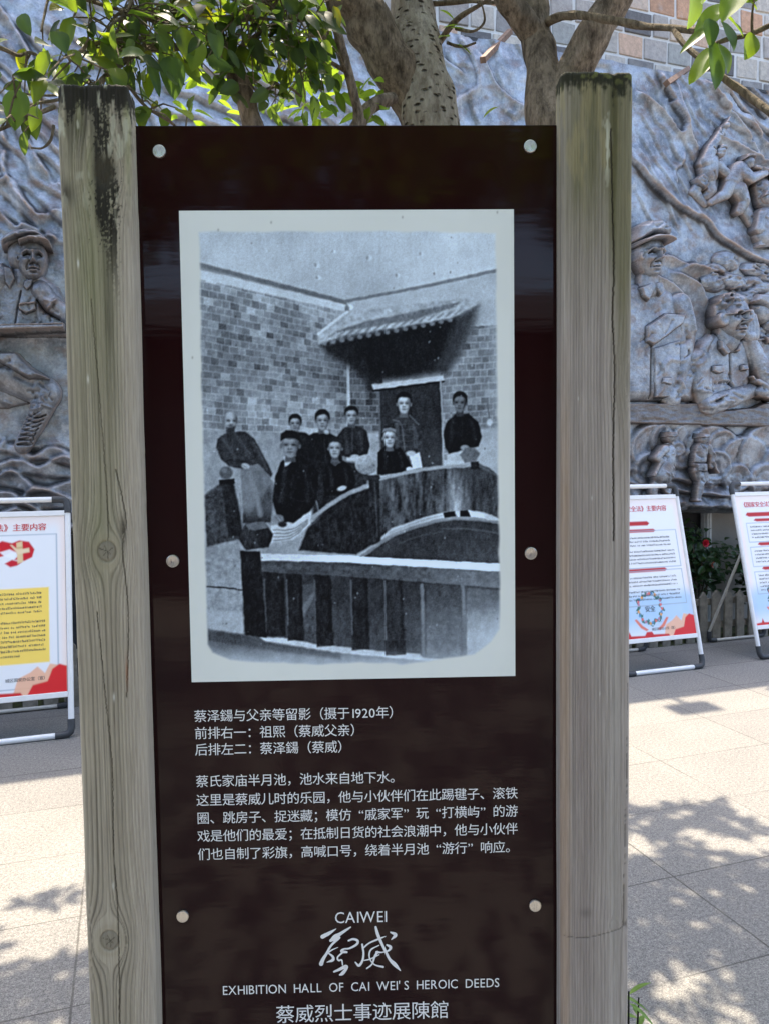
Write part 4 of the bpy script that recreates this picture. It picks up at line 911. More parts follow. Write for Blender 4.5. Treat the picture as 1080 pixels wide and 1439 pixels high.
for pts in ([(0, 175), (12, 210), (10, 245), (28, 280), (50, 302)], [(30, 180), (52, 225), (70, 250), (84, 262)], [(0, 300), (25, 325), (40, 322), (80, 340)], [(0, 262), (22, 262), (50, 306), (82, 302)], [(0, 20), (30, 60), (55, 110), (60, 150)]):
    S.add(pts, 5, 8, 1); S.add(pts, 1.5, 3)
for pts in ([(610, 200), (632, 150), (660, 130), (655, 95), (640, 70)], [(670, 90), (690, 130), (720, 155), (750, 165)], [(600, 80), (640, 110)]):
    S.add(pts, 6, 6, 1)
# big ridge under the fighters and the flag above them
rid = [(885, 246), (905, 270), (930, 292), (952, 306), (975, 318), (990, 338), (1018, 356), (1044, 370), (1085, 381), (1140, 388)]
S.add(rid, 24, 11, -1); S.add(rid, 2.2, 1.6)
for pts in ([(985, 128), (1010, 160), (1035, 195), (1050, 222)], [(1000, 125), (1030, 160), (1058, 205), (1075, 215)], [(1020, 128), (1050, 150), (1070, 190), (1090, 205)], [(1000, 200), (1030, 215), (1060, 232), (1100, 240)], [(938, 130), (948, 180), (965, 215)], [(890, 140), (920, 165), (940, 195), (945, 180), (930, 150), (915, 118)]):
    S.add(pts, 6, 9, 1); S.add(pts, 1.4, 2.5)
S.add([(948, 225), (944, 240), (934, 246), (936, 262)], 4, 6, 1)
for pts in ([(910, 365), (926, 364), (945, 374), (962, 378), (978, 382)], [(950, 378), (960, 374), (976, 382)], [(910, 392), (930, 404), (945, 420), (955, 445)], [(940, 390), (965, 402), (978, 425)]):
    S.add(pts, 9, 9, 1)
# scrolls of cloud low on the right
def disc(cx, cy, r, top=6, ry=None):
    ry = ry or r; d = np.hypot((IX-cx)/r, (IY-cy)/ry)
    v = top*(.55+.45*sstep(.55, .93, d))*(1-sstep(.95, 1.03, d))-1.0*(np.abs(np.sin(d*6+cx)) > .93)*(d < .9)+.10*(cy-IY)
    S.h = np.where(d < 1.03, np.maximum(S.h*.35+v, S.h*.35), S.h)
for a in ((905, 630, 34), (925, 618, 26), (955, 622, 28), (985, 632, 34), (1000, 628, 24), (1030, 650, 36), (1065, 640, 44), (1095, 660, 42), (1060, 675, 24), (1085, 690, 22), (900, 660, 24), (1020, 672, 20), (945, 645, 14), (938, 632, 10), (990, 655, 22)):
    disc(*a, top=3.8+1.2*vnoise(np.array(a[0]*.37), np.array(a[1]*.21), 3))
# stylised waves low on the left
def wave(pts, w, amt): S.add(pts, w, amt, 1); S.add(pts, 1.3, 2)
for pts in ([(-10, 640), (10, 620), (28, 628), (50, 640), (75, 628), (110, 640)], [(-5, 655), (25, 645), (45, 650), (60, 655), (90, 640), (115, 650)], [(0, 668), (22, 660), (40, 672), (62, 685), (100, 675)], [(30, 700), (55, 682), (80, 690), (110, 702)], [(-10, 690), (20, 690), (45, 705), (70, 720), (110, 715)], [(0, 720), (30, 712), (60, 728), (110, 735)]):
    wave(pts, 11, 9)
# rough stones along the bottom right
bl = (IY > 672) & (IX > 560)
S.h += np.where(IY > 655, sstep(655, 690, IY)*(IX > 560)*9*np.abs(fbm(IX/17, IY/11, 4, 141)-.5)*2, 0)
# silhouette of the lower edge and soft rounding of the rim
zb = 1.085+.05*(fbm(gx*1.6, gx*0, 3, 151)-.5)+.03*(fbm(gx*7, gx*0, 2, 152)-.5)
edge_b = GZ-zb[None]; top_e = gz[-1]-GZ
h = blur(S.h, 3)
hm = h*KD+.10
curv = h-blur(h, 5); big = h-blur(h, 24)
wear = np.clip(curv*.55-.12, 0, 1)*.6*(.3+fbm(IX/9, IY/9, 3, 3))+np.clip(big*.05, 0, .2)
gr = np.clip(-curv*.95-.1, 0, .85)+np.clip(-big*.11, 0, .5)  # same painted shade in the hollows of the plate
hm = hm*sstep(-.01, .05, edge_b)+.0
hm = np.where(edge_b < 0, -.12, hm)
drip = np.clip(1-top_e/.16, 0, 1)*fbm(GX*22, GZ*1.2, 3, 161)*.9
low = sstep(2.3, 1.3, GZ)*.25+drip*.7+.30*np.exp(-((IX-960)/60)**2-((IY-430)/60)**2)  # tone darker low down: weaker skylight painted in, plus drips at the top
V = np.stack([GX, -hm, np.maximum(GZ, zb[None]-.002)], -1).reshape(-1, 3)
Q = grid_quads(*GX.shape)[:, ::-1]
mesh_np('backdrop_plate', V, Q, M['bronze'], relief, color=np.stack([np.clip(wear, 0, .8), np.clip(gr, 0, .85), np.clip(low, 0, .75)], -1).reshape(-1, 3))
b = MB(); b.box(gx[0], gx[-1], -.085, .12, gz[-1]-.02, gz[-1]+.004); b.box(gx[0], gx[-1], -.06, .12, 1.10, 1.14)
b.build('plate_rim', M['black_steel'], relief)

BZ = .10
# ---- soldier at the left bench
s = Sculpt(-70, 96, 326, 640, .65)
s.slab([(-70, 392), (-12, 386), (10, 377), (38, 396), (64, 394), (86, 410), (98, 434), (104, 462), (104, 478), (-70, 478)], 18, 10)
s.cap([(62, 418, 13), (80, 440, 13), (104, 456, 12)], 1, 14); s.add([(58, 432), (68, 446), (88, 458)], 1.6, -4); s.cap([(8, 402, 20), (-14, 436, 18), (-20, 466, 14)], 1, 5)
s.cap([(36, 392, 14), (36, 408, 14)], 1, 8)
s.ell(36, 370, 19, 24, 12, 12); s.face(50, 376, 21, 29, .55, 12, .8)
for pts, tp in (([(12, 386), (24, 388), (30, 404), (22, 420), (14, 410)], 21.5), ([(40, 406), (54, 402), (52, 414), (44, 422), (38, 414)], 21.5)): s.slab(pts, tp, 3)
s.slab([(8, 354), (14, 346), (28, 338), (46, 335), (60, 339), (70, 348), (76, 356), (70, 360), (56, 354), (34, 356), (20, 362), (10, 362)], 24, 9, 8)
s.slab([(33, 357), (50, 351), (66, 351), (77, 357), (77, 362), (64, 359), (48, 358), (36, 362)], 32, 3, 6)
s.add([(12, 360), (34, 352), (56, 348), (70, 352)], 1.2, -2.5); s.folds(7, (18, 60, 340, 350), 0, 1.2, 1.8, 3, 14)
s.slab([(-5, 434), (6, 431), (9, 440), (2, 446), (-8, 444)], 23, 2); s.slab([(32, 439), (56, 436), (58, 446), (44, 452), (33, 446)], 23, 2); s.slab([(33, 437), (57, 434), (57, 439), (33, 442)], 26, 2)
s.add([(36, 420), (32, 440), (28, 464)], 1.2, -2.2); s.folds(7, (0, 70, 430, 462), 1.9, 1.6, 2.2, 5, 18); s.folds(5, (66, 92, 430, 458), 2.2, 2, 2, 6, 16)
# thigh, knee, wrapped shin
s.cap([(-40, 506, 26), (10, 528, 27), (66, 553, 21)], .8, 2); s.cap([(70, 556, 20), (56, 590, 15), (36, 628, 12)], .9, 3)
s.cap([(-40, 550, 24), (10, 558, 18), (40, 560, 10)], .6, 0); s.slab([(-30, 500), (30, 500), (50, 520), (78, 538), (46, 540), (0, 514)], 24, 7)
for k in range(7): s.add([(30+2*(6-k), 584+k*7), (48+1.2*(6-k), 590+k*6), (68-3.4*k, 586+k*6)], 1.3, -2.6); s.add([(30+2*(6-k), 590+k*6), (60-3*k, 582+k*7)], 1.2, -1.8)
s.folds(14, (0, 76, 515, 575), .5, 1.9, 2.4, 7, 22); s.folds(8, (40, 80, 555, 585), 1.2, 1.8, 1.8, 8, 10)
s.slab([(-70, 468), (96, 464), (96, 474), (-70, 480)], 33, 2.5)
s.add([(-70, 471.5), (96, 468)], .9, -1.5)
s.build('soldier_figure', BZ, 'capped soldier leaning on a bench, with a wrapped shin below it', .25)

# ---- officer partly behind the right post
s = Sculpt(828, 962, 312, 572, .65)
s.slab([(835, 430), (860, 408), (890, 402), (912, 405), (936, 424), (948, 446), (956, 490), (958, 566), (835, 566)], 12, 14)
s.cap([(934, 432, 14), (946, 470, 13), (940, 520, 13), (926, 562, 14)], .9, 5)
s.cap([(893, 396, 13), (893, 412, 14)], 1, 6)
s.face(892, 368, 19, 30, .35, 9, .85)
s.slab([(868, 348), (872, 328), (884, 321), (900, 320), (914, 330), (917, 342), (910, 346), (890, 342), (874, 350)], 22, 8, 6)
s.slab([(870, 350), (888, 343), (908, 344), (918, 352), (914, 354), (900, 350), (884, 351), (872, 356)], 29, 3, 5); s.folds(6, (876, 912, 326, 340), .1, 1.2, 1.6, 13, 12)
s.slab([(876, 412), (892, 404), (894, 420), (888, 432), (880, 424)], 18, 2.5); s.slab([(896, 404), (908, 404), (910, 418), (903, 425), (896, 414)], 18, 2.5)
s.slab([(885, 464), (912, 446), (942, 447), (936, 462), (896, 492), (885, 486)], 17, 3); s.slab([(896, 494), (934, 482), (934, 562), (898, 562)], 14, 2)
s.add([(895, 492), (894, 562)], 1.2, -2.4); s.slab([(908, 534), (922, 534), (920, 545), (906, 542)], 17, 1.5)
s.add([(926, 408), (946, 426), (952, 470)], 4, 5); s.folds(14, (890, 950, 430, 560), 1.8, 1.4, 2.2, 15, 20); s.folds(8, (930, 956, 450, 560), 1.4, 1.8, 2, 16, 16)
s.build('officer_figure', BZ, 'standing officer in a peaked cap, half hidden by the right post')

# ---- lumpy rocks and bag behind the seated man
s = Sculpt(968, 1092, 350, 440, .7)
for a in ((1005, 372, 20, 15, 9), (985, 402, 20, 13, 9), (1012, 400, 26, 12, 11), (1030, 420, 20, 12, 9), (1050, 385, 26, 11, 8), (1065, 400, 24, 10, 9), (990, 385, 15, 10, 9), (1045, 405, 22, 12, 10)): s.ell(a[0], a[1], a[2], a[3], a[4], 1, .25)
s.folds(38, (980, 1075, 365, 425), .25, 2.4, 2, 21, 18)
s.h = np.where(s.h > -2.5, s.h+4*np.abs(fbm(s.X/11, s.Y/6, 3, 22)-.5), s.h)
s.build('rock_cluster', BZ-.01)

# ---- seated man with spectacles, head on hand
s = Sculpt(928, 1082, 408, 590, .55)
s.slab([(966, 480), (984, 472), (1020, 476), (1034, 488), (1036, 540), (1028, 566), (978, 572), (958, 540)], 13, 14)
s.slab([(978, 472), (966, 482), (946, 510), (935, 535), (925, 566), (950, 566), (955, 540), (975, 500), (984, 480)], 15, 8)
s.cap([(962, 508, 15), (963, 544, 15), (975, 574, 13)], 1, 6); s.cap([(974, 572, 14), (1005, 562, 13), (1032, 552, 10)], 1, 10)
s.cap([(1028, 486, 10), (1046, 520, 12), (1054, 550, 10)], 1, 8); s.cap([(1056, 552, 11), (1044, 516, 11), (1030, 484, 8)], 1, 12)
s.cap([(1000, 470, 14), (1001, 486, 15)], 1, 9)
s.face(1005, 453, 19.5, 31, .5, 13, .85, False)
s.ell(999, 433, 20, 14, 7, 17); s.ell(986, 444, 9, 17, 6, 14)
for hx, hy in np.random.default_rng(8).uniform((974, 415), (1020, 450), (60, 2)):
    if hy < 440 or hx < 992: s.gauss(hx, hy, 3.0, 2.4, 2.2 if (hx*7+hy*3) % 2 > .9 else -2.0)
for k in range(9): s.add([(980+k*4.5, 428-5*math.sin(k*.5)), (986+k*4.6, 420), (990+k*4.4, 432)], 1.8, 1.8 if k % 2 else -1.6)
s.ell(986, 456, 9, 10, 6, 20); s.gauss(986, 456, 4, 5, -3)
s.add([(1004, 449), (1002, 455), (1006, 459), (1012, 458), (1014, 452), (1010, 447), (1004, 449)], 1.0, 3); s.add([(1018, 450), (1018, 456), (1022, 457), (1024, 451), (1018, 450)], .9, 3); s.add([(986, 450), (1004, 450)], .9, 2.5)
# hand beside the face
for k, (x0, y0, x1, y1) in enumerate(((1022, 478, 1023, 452), (1026, 478, 1027, 446), (1030, 478, 1031, 444), (1034, 480, 1034, 450))): s.cap([(x0, y0, 4.2), ((x0+x1)/2+.8, (y0+y1)/2, 3.6), (x1-2, y1, 2.8)], 1, 15+k*.4)
s.cap([(1022, 476, 3.8), (1017, 470, 3), (1016, 464, 2.4)], 1, 17); s.ell(1028, 478, 9, 9, 7, 13)
# writing hand
s.ell(1042, 554, 10, 8, 7, 16)
for k in range(4): s.cap([(1040, 549+k*3.2, 3), (1047, 549+k*3.6, 2.8), (1051, 554+k*2.6, 2.3)], 1, 20-k*.8)
s.cap([(1034, 540, 3.4), (1044, 546, 3), (1049, 552, 2.4)], 1, 21); s.cap([(1028, 534, 1.8), (1060, 566, 1.3)], 1, 18)
for pts in ([(984, 482), (990, 486), (1000, 500), (994, 506), (984, 496)], [(1010, 486), (1016, 488), (1012, 500), (1004, 500)]): s.slab(pts, 20, 2.5)
s.add([(1002, 500), (1003, 545)], 1.2, -2.6); s.slab([(976, 518), (992, 517), (992, 527), (984, 530), (976, 526)], 18, 1.8); s.slab([(1014, 517), (1024, 516), (1024, 525), (1014, 526)], 18, 1.8)
s.folds(18, (950, 1000, 540, 580), .1, 2, 2, 31, 16); s.folds(10, (985, 1030, 500, 550), 1.6, 1.2, 2, 32, 16); s.folds(10, (1030, 1060, 490, 550), 1.1, 1.4, 1.6, 33, 10); s.folds(8, (945, 975, 490, 540), 2, 1.6, 1.8, 34, 14)
s.build('seated_figure', BZ, 'seated man in spectacles resting his head on his hand')

# ---- man in a cap at the right edge
s = Sculpt(1024, 1118, 408, 572, .65)
s.slab([(1036, 480), (1050, 460), (1090, 462), (1118, 480), (1118, 562), (1046, 562)], 9, 10); s.ell(1054, 440, 18, 20, 13, 4); s.slab([(1032, 430), (1040, 418), (1066, 418), (1074, 436), (1062, 450), (1050, 440)], 20, 7, 2)
s.cap([(1062, 462, 8), (1082, 452, 8), (1100, 440, 8)], 1, 8); s.add([(1040, 482), (1066, 480), (1080, 484)], 1.5, 3); s.slab([(1052, 476), (1068, 478), (1066, 487), (1056, 487)], 15, 2)
s.cap([(1072, 508, 4), (1072, 560, 5)], 1, 8); s.ell(1074, 548, 5, 12, 8, 9); s.folds(18, (1034, 1080, 420, 480), .9, 2, 1.8, 41, 10); s.folds(12, (1040, 1100, 490, 560), 1.5, 1.3, 2, 42, 16)
s.build('reading_figure', BZ-.02, 'man in a cap bending at the right edge of the relief')

# ---- desk edge in front of the officer and the seated man
s = Sculpt(826, 1130, 564, 606, .8)
s.slab([(828, 569), (968, 569), (974, 581), (1040, 574), (1052, 568), (1130, 570), (1130, 603), (828, 596)], 8, 2.2); s.add([(828, 569.5), (968, 570)], 1, 2)
s.h = np.where(s.h > -2.5, s.h+1.2*(fbm(s.X/12, s.Y/4, 3, 51)-.5)*2, s.h)
s.build('desk_front', BZ+.02, None, .5)

# ---- fighters at the top right
def fighter(name, box, parts, lab, seed, q=.5):
    s = Sculpt(*box, q)
    for kind, *a in parts: getattr(s, kind)(*a)
    x0, x1, y0, y1 = box; s.folds(26, (x0+5, x1-5, y0+8, y1-4), 1.1, 1.5, 1.3, seed, 8)
    s.build(name, BZ+(.04 if 'march' in name else .015), lab)
fighter('fighter_figure', (945, 1006, 176, 300), [('cap', [(996, 190, 4), (986, 206, 5), (977, 220, 7), (970, 240, 9)], 1, 8), ('ell', 996, 190, 4.6, 4.4, 6, 9), ('cap', [(998, 186, 1.2), (1005, 174, .8)], 1, 8),
    ('cap', [(975, 240, 13), (976, 256, 12)], 1, 5), ('cap', [(988, 242, 7), (1000, 254, 6)], 1, 6), ('ell', 989, 226, 6.5, 8, 8, 8), ('slab', [(983, 224), (986, 216), (995, 217), (997, 225), (990, 223)], 17, 2.5, 0),
    ('slab', [(955, 262), (966, 254), (974, 262), (970, 278), (958, 270)], 13, 2.5), ('cap', [(976, 258, 9), (980, 276, 8), (974, 284, 6)], 1, 4), ('cap', [(966, 268, 8), (958, 278, 7), (972, 294, 5)], 1, 2), ('gauss', 990, 228, 2, 1.4, -1.6), ('gauss', 986, 231, 1.2, 1.6, 1.4)], 'fighter with one arm raised above the others', 61)
fighter('fighter_figure', (970, 1090, 222, 330), [('cap', [(1016, 250, 13), (1008, 264, 12)], 1, 6), ('ell', 1028, 240, 7, 8.5, 8, 8), ('slab', [(1018, 238), (1022, 228), (1034, 229), (1038, 236), (1028, 235)], 17, 3),
    ('cap', [(1022, 252, 6.5), (1030, 260, 6), (1050, 253, 4.5)], 1, 10), ('cap', [(1016, 256, 6), (1030, 264, 6), (1048, 256, 4.5)], 1, 12), ('cap', [(1036, 247, 2.4), (1056, 252, 2.2), (1090, 258, 1.7)], 1, 13),
    ('cap', [(1006, 270, 11), (998, 282, 8), (978, 293, 5)], 1, 6), ('cap', [(1014, 276, 11), (1022, 292, 8), (1016, 306, 5.5)], 1, 8), ('cap', [(1020, 290, 8), (1032, 310, 7), (1040, 326, 6)], 1, 3), ('gauss', 1032, 242, 2, 1.4, -1.8)], 'crouching fighter aiming a rifle', 62)
fighter('fighter_figure', (1030, 1092, 254, 312), [('ell', 1070, 266, 7, 9, 9, 6), ('slab', [(1064, 264), (1066, 256), (1077, 258), (1078, 266), (1070, 264)], 17, 2.5), ('cap', [(1050, 272, 12), (1056, 292, 13)], 1, 4), ('cap', [(1064, 278, 7), (1078, 292, 6)], 1, 6)], 'fighter leaning forward behind the rifle', 63)
fighter('fighter_figure', (1026, 1096, 270, 356), [('ell', 1052, 289, 8, 9.5, 9, 8), ('slab', [(1042, 290), (1046, 278), (1058, 279), (1061, 288), (1052, 288)], 18, 3), ('cap', [(1052, 316, 16), (1054, 340, 17)], 1, 6), ('cap', [(1044, 312, 7), (1040, 332, 7), (1060, 330, 5)], 1, 12), ('cap', [(1068, 308, 7), (1078, 324, 7), (1064, 332, 5)], 1, 11), ('cap', [(1046, 316, 2), (1086, 344, 1.8)], 1, 17), ('slab', [(1040, 344), (1072, 344), (1076, 356), (1038, 356)], 14, 3), ('gauss', 1056, 292, 2, 1.5, -1.8)], 'fighter in a cap gripping a rifle across his chest', 64)
# ---- two marching soldiers below the desk
fighter('marching_figure', (888, 942, 602, 712), [('cap', [(918, 634, 9), (914, 652, 12), (908, 668, 13)], 1, 6), ('slab', [(904, 656), (924, 654), (926, 672), (912, 676), (892, 670)], 13, 5), ('ell', 918, 616, 6, 8, 8, 7), ('slab', [(911, 616), (913, 608), (924, 608), (926, 616), (918, 618)], 17, 3), ('cap', [(910, 632, 6), (899, 644, 5), (908, 652, 4)], 1, 10), ('cap', [(903, 650, 2), (894, 668, 1.6)], 1, 12), ('cap', [(904, 672, 6), (898, 690, 5), (900, 704, 4.5)], 1, 5), ('cap', [(916, 672, 6), (918, 690, 5)], 1, 4)], 'marching soldier seen from behind, bent over', 65)
fighter('marching_figure', (942, 986, 604, 708), [('cap', [(962, 632, 9), (959, 652, 9)], 1, 6), ('ell', 963, 618, 6, 8, 8, 7), ('slab', [(956, 617), (958, 610), (968, 610), (971, 617), (963, 619)], 17, 3), ('cap', [(970, 630, 5), (976, 642, 4), (974, 656, 3.5)], 1, 9), ('cap', [(974, 650, 1.8), (982, 664, 1.5)], 1, 12), ('slab', [(950, 650), (968, 650), (968, 664), (952, 664)], 14, 3), ('cap', [(956, 662, 6.5), (962, 676, 5.5), (958, 698, 4)], 1, 7), ('cap', [(964, 662, 6), (968, 674, 5)], 1, 6), ('ell', 957, 702, 5, 3, 5, 7), ('add', [(950, 651), (968, 651)], 1, -2)], 'upright marching soldier seen from behind', 66)

# ------------------------------------------------------------------ the wall behind
bw = empty('brick_wall', WALL.world(0, .36, 0), WALL.ang)
tag(bw, 'tall wall of large grey and pink bricks rising above the bronze relief', 'wall')
WH = 6.05
t = NT('brick'); n = t.noise(26, 6, .7); n2 = t.noise(6, 4, .6); n3 = t.noise(90, 3, .7)
c = t.mix(t.ramp(n, [(.35, 0), (.65, 1)]), t.mix(1.0, t.attr('col').outputs[0], (.72, .72, .74), 'MULTIPLY'), t.attr('col').outputs[0])
c = t.mix(t.ramp(n2, [(.55, 0), (.8, .6)]), c, (.50, .49, .48)); c = t.mix(t.ramp(n3, [(.62, 0), (.72, .5)]), c, (.12, .12, .12))
t.set(color=c, rough=.9, spec=.2); t.bump(n, .6, .012); M['brick'] = t.m
t = NT('lime_mortar'); n = t.noise(20, 6, .7); t.set(color=t.mix(n, (.55, .54, .52), (.80, .79, .77)), rough=.95, spec=.2); t.bump(n, .6, .01); M['mortar'] = t.m
b = MB(); b.box(-9, 14, 0, .4, 0, WH); b.build('mortar_bed', M['mortar'], bw)
b = MB(); pal = [(.30, .295, .30), (.38, .375, .37), (.13, .135, .15), (.43, .31, .25), (.42, .36, .32), (.22, .225, .24), (.46, .45, .43), (.30, .32, .33), (.40, .26, .19)]
r_ = np.random.default_rng(19); z = 4.24
while z < WH-.1:
    ch = .178+r_.uniform(-.006, .006); x = -4.5-r_.uniform(0, .3)
    while x < 8:
        bl_ = r_.choice([.16, .205, .235, .26], p=[.15, .3, .35, .2])+r_.uniform(-.01, .01)
        k = pal[r_.choice(len(pal), p=[.19, .16, .12, .10, .12, .11, .09, .07, .04])]; f = r_.uniform(.85, 1.15)
        o_ = r_.uniform(-.006, .006); e = [r_.uniform(-.007, .007) for _ in range(6)]
        col = tuple(min(q*f*g_, .70) for q, g_ in zip(k, (1.52, 1.40, 1.26))); y = -.012+o_
        b.add([(x+e[0], y, z+e[1]), (x+bl_+e[2], y, z+e[3]), (x+bl_+e[4], y, z+ch+e[5]), (x+e[5], y, z+ch+e[0]),
               (x+e[0]-.004, .01, z+e[1]-.004), (x+bl_+e[2]+.004, .01, z+e[3]-.004), (x+bl_+e[4]+.004, .01, z+ch+e[5]+.004), (x+e[5]-.004, .01, z+ch+e[0]+.004)],
              [(0, 3, 2, 1)[::-1], (0, 4, 5, 1), (1, 5, 6, 2), (2, 6, 7, 3), (3, 7, 4, 0)], col)
        x += bl_+.026+r_.uniform(-.005, .008)
    z += ch+.027
b.build('brick_courses', M['brick'], bw, bevel=.004, seg=1, color=True)
t = NT('render_coat'); n = t.noise(3, 6, .65); t.set(color=t.mix(n, (.20, .185, .165), (.36, .335, .30)), rough=.95); t.bump(t.noise(40, 5, .7), .4, .006)
b = MB(); b.box(-6, 9, -.014, -.001, 0, 1.6); b.build('render_coat', t.m, bw)
M['dkwall'] = plain('dark_recess', (.035, .035, .038), .9, var=.3)  # near-black colour stands for the shade below the relief
b = MB(); xa = float(WALL.pix(991., 760., -.34)[0]); b.box(-5, xa, -.03, -.016, .05, 1.22); b.build('dark_infill', M['dkwall'], bw)  # dark sheet put where the wall only lies in shade
b = MB(); b.box(-9, 14, -.10, .45, WH, WH+.06); b.build('coping', M['mortar'], bw)

# rusty bars leaning out over the relief's top edge
M['rust'] = plain('rusty_iron', (.19, .12, .085), .8, .2, var=.35, bump=.3)
for (x0, y0, x1, y1), lab in (((678, 84, 716, 44), 'rusty iron bar sticking out of the bricks near the right-hand tree'), ((936, 117, 966, 97), 'rusty iron bar sticking out of the bricks behind the leafy twig')):
    p0 = at(x0, y0, 5.62 if x0 < 800 else 6.12); p1 = at(x1, y1, 6.0 if x0 < 800 else 6.55)
    b = MB(); b.tube([p0, p0*.5+p1*.5, p1], [.027, .027, .027], 4); b.tube([p0-(p1-p0)*.01, p0], [.031, .031], 4); o = b.build('iron_bar', M['rust']); tag(o, lab, 'iron bar', 'iron bars in the brick wall')

# floodlight on the wall top (its shadow falls on the paving)
fl = empty('floodlight', WALL.world(3.52, .30, WH+.06), WALL.ang); tag(fl, 'floodlight on a short pole standing on top of the wall', 'floodlight')
b = MB(); b.tube([(0, 0, 0), (0, 0, .75)], .022, 10); b.build('pole', M['black_steel'], fl, smooth=True)
b = MB(); b.box(-.16, .16, -.06, .06, .72, 1.02); b.build('lamp_housing', M['black_steel'], fl, bevel=.01)

# drain pipe
dp = empty('drain_pipe', WALL.world(float(WALL.pix(994., 800., -.26)[0]), .29, 0), WALL.ang); tag(dp, 'pale ribbed drain pipe coming down below the relief beside the camellia', 'drain pipe')
M['pvc'] = plain('pale_plastic', (.52, .53, .52), .5, var=.1)
b = MB(); n = 40; vs = []
for z in (0, 1.35):
    for k in range(n): a = 2*math.pi*k/n; r = .045*(1+.06*(1 if (k//2) % 2 else -1)); vs.append((r*math.cos(a), r*math.sin(a), z))
b.add(vs, [(k, (k+1) % n, n+(k+1) % n, n+k) for k in range(n)]); b.build('pipe', M['pvc'], dp)
b = MB(); b.box(-.06, .06, -.052, .06, .5, .53); b.build('clamp', M['black_steel'], dp)
# ------------------------------------------------------------------ low picket fence and moss strip in front of the relief
M['oldwood'] = plain('grey_picket_wood', (.215, .195, .16), .9, var=.4, scale=14, bump=.5)
pf = empty('picket_fence', WALL.world(0, -.24, 0), WALL.ang); tag(pf, 'low weathered picket fence along the foot of the relief wall', 'fence')
r_ = np.random.default_rng(5); x = -3.6
while x < 5.8:
    w = .082+r_.uniform(-.006, .006); h_ = .43+r_.uniform(-.02, .02); tl = r_.uniform(-.008, .008)
    b = MB(); b.prism([(x, .0), (x+w, .0), (x+w+tl, h_-.05), (x+w/2+tl, h_), (x+tl, h_-.05)], -.011, .011)
    b.build('picket', M['oldwood'], pf, bevel=.003, seg=1); x += .128+r_.uniform(-.008, .008)
for z in (.11, .31):
    b = MB(); b.box(-3.7, 5.9, .0125, .035, z, z+.055); b.build('rail', M['oldwood'], pf, bevel=.003, seg=1)
t = NT('moss'); n = t.noise(30, 6, .7); t.set(color=t.mix(t.ramp(n, [(.4, 0), (.65, 1)]), (.045, .045, .028), (.10, .125, .03)), rough=1.0); t.bump(n, 1.0, .02)
r_ = np.random.default_rng(6); xs = np.arange(-3.8, 6.2, .03); ys = np.linspace(-.30, .28, 18); GXm, GYm = np.meshgrid(xs, ys)
hz = .006+.05*np.clip(fbm(GXm*5, GYm*7, 4, 71)-.35, 0, 1)*sstep(-.30, -.2, GYm+.07*fbm(GXm*4, GXm*0, 2, 72))
hz = np.where(GYm < -.24-.05*(fbm(GXm*6, GXm*0, 3, 73)-.5)*2, -.01, hz)
o = mesh_np('moss_strip', np.stack([GXm, GYm, hz], -1).reshape(-1, 3), grid_quads(*GXm.shape), t.m); o.location = tuple(WALL.loc); o.rotation_euler = (0, 0, WALL.ang); tag(o, kind='stuff')
o['label'] = 'damp mossy soil strip under the picket fence'; o['category'] = 'moss'

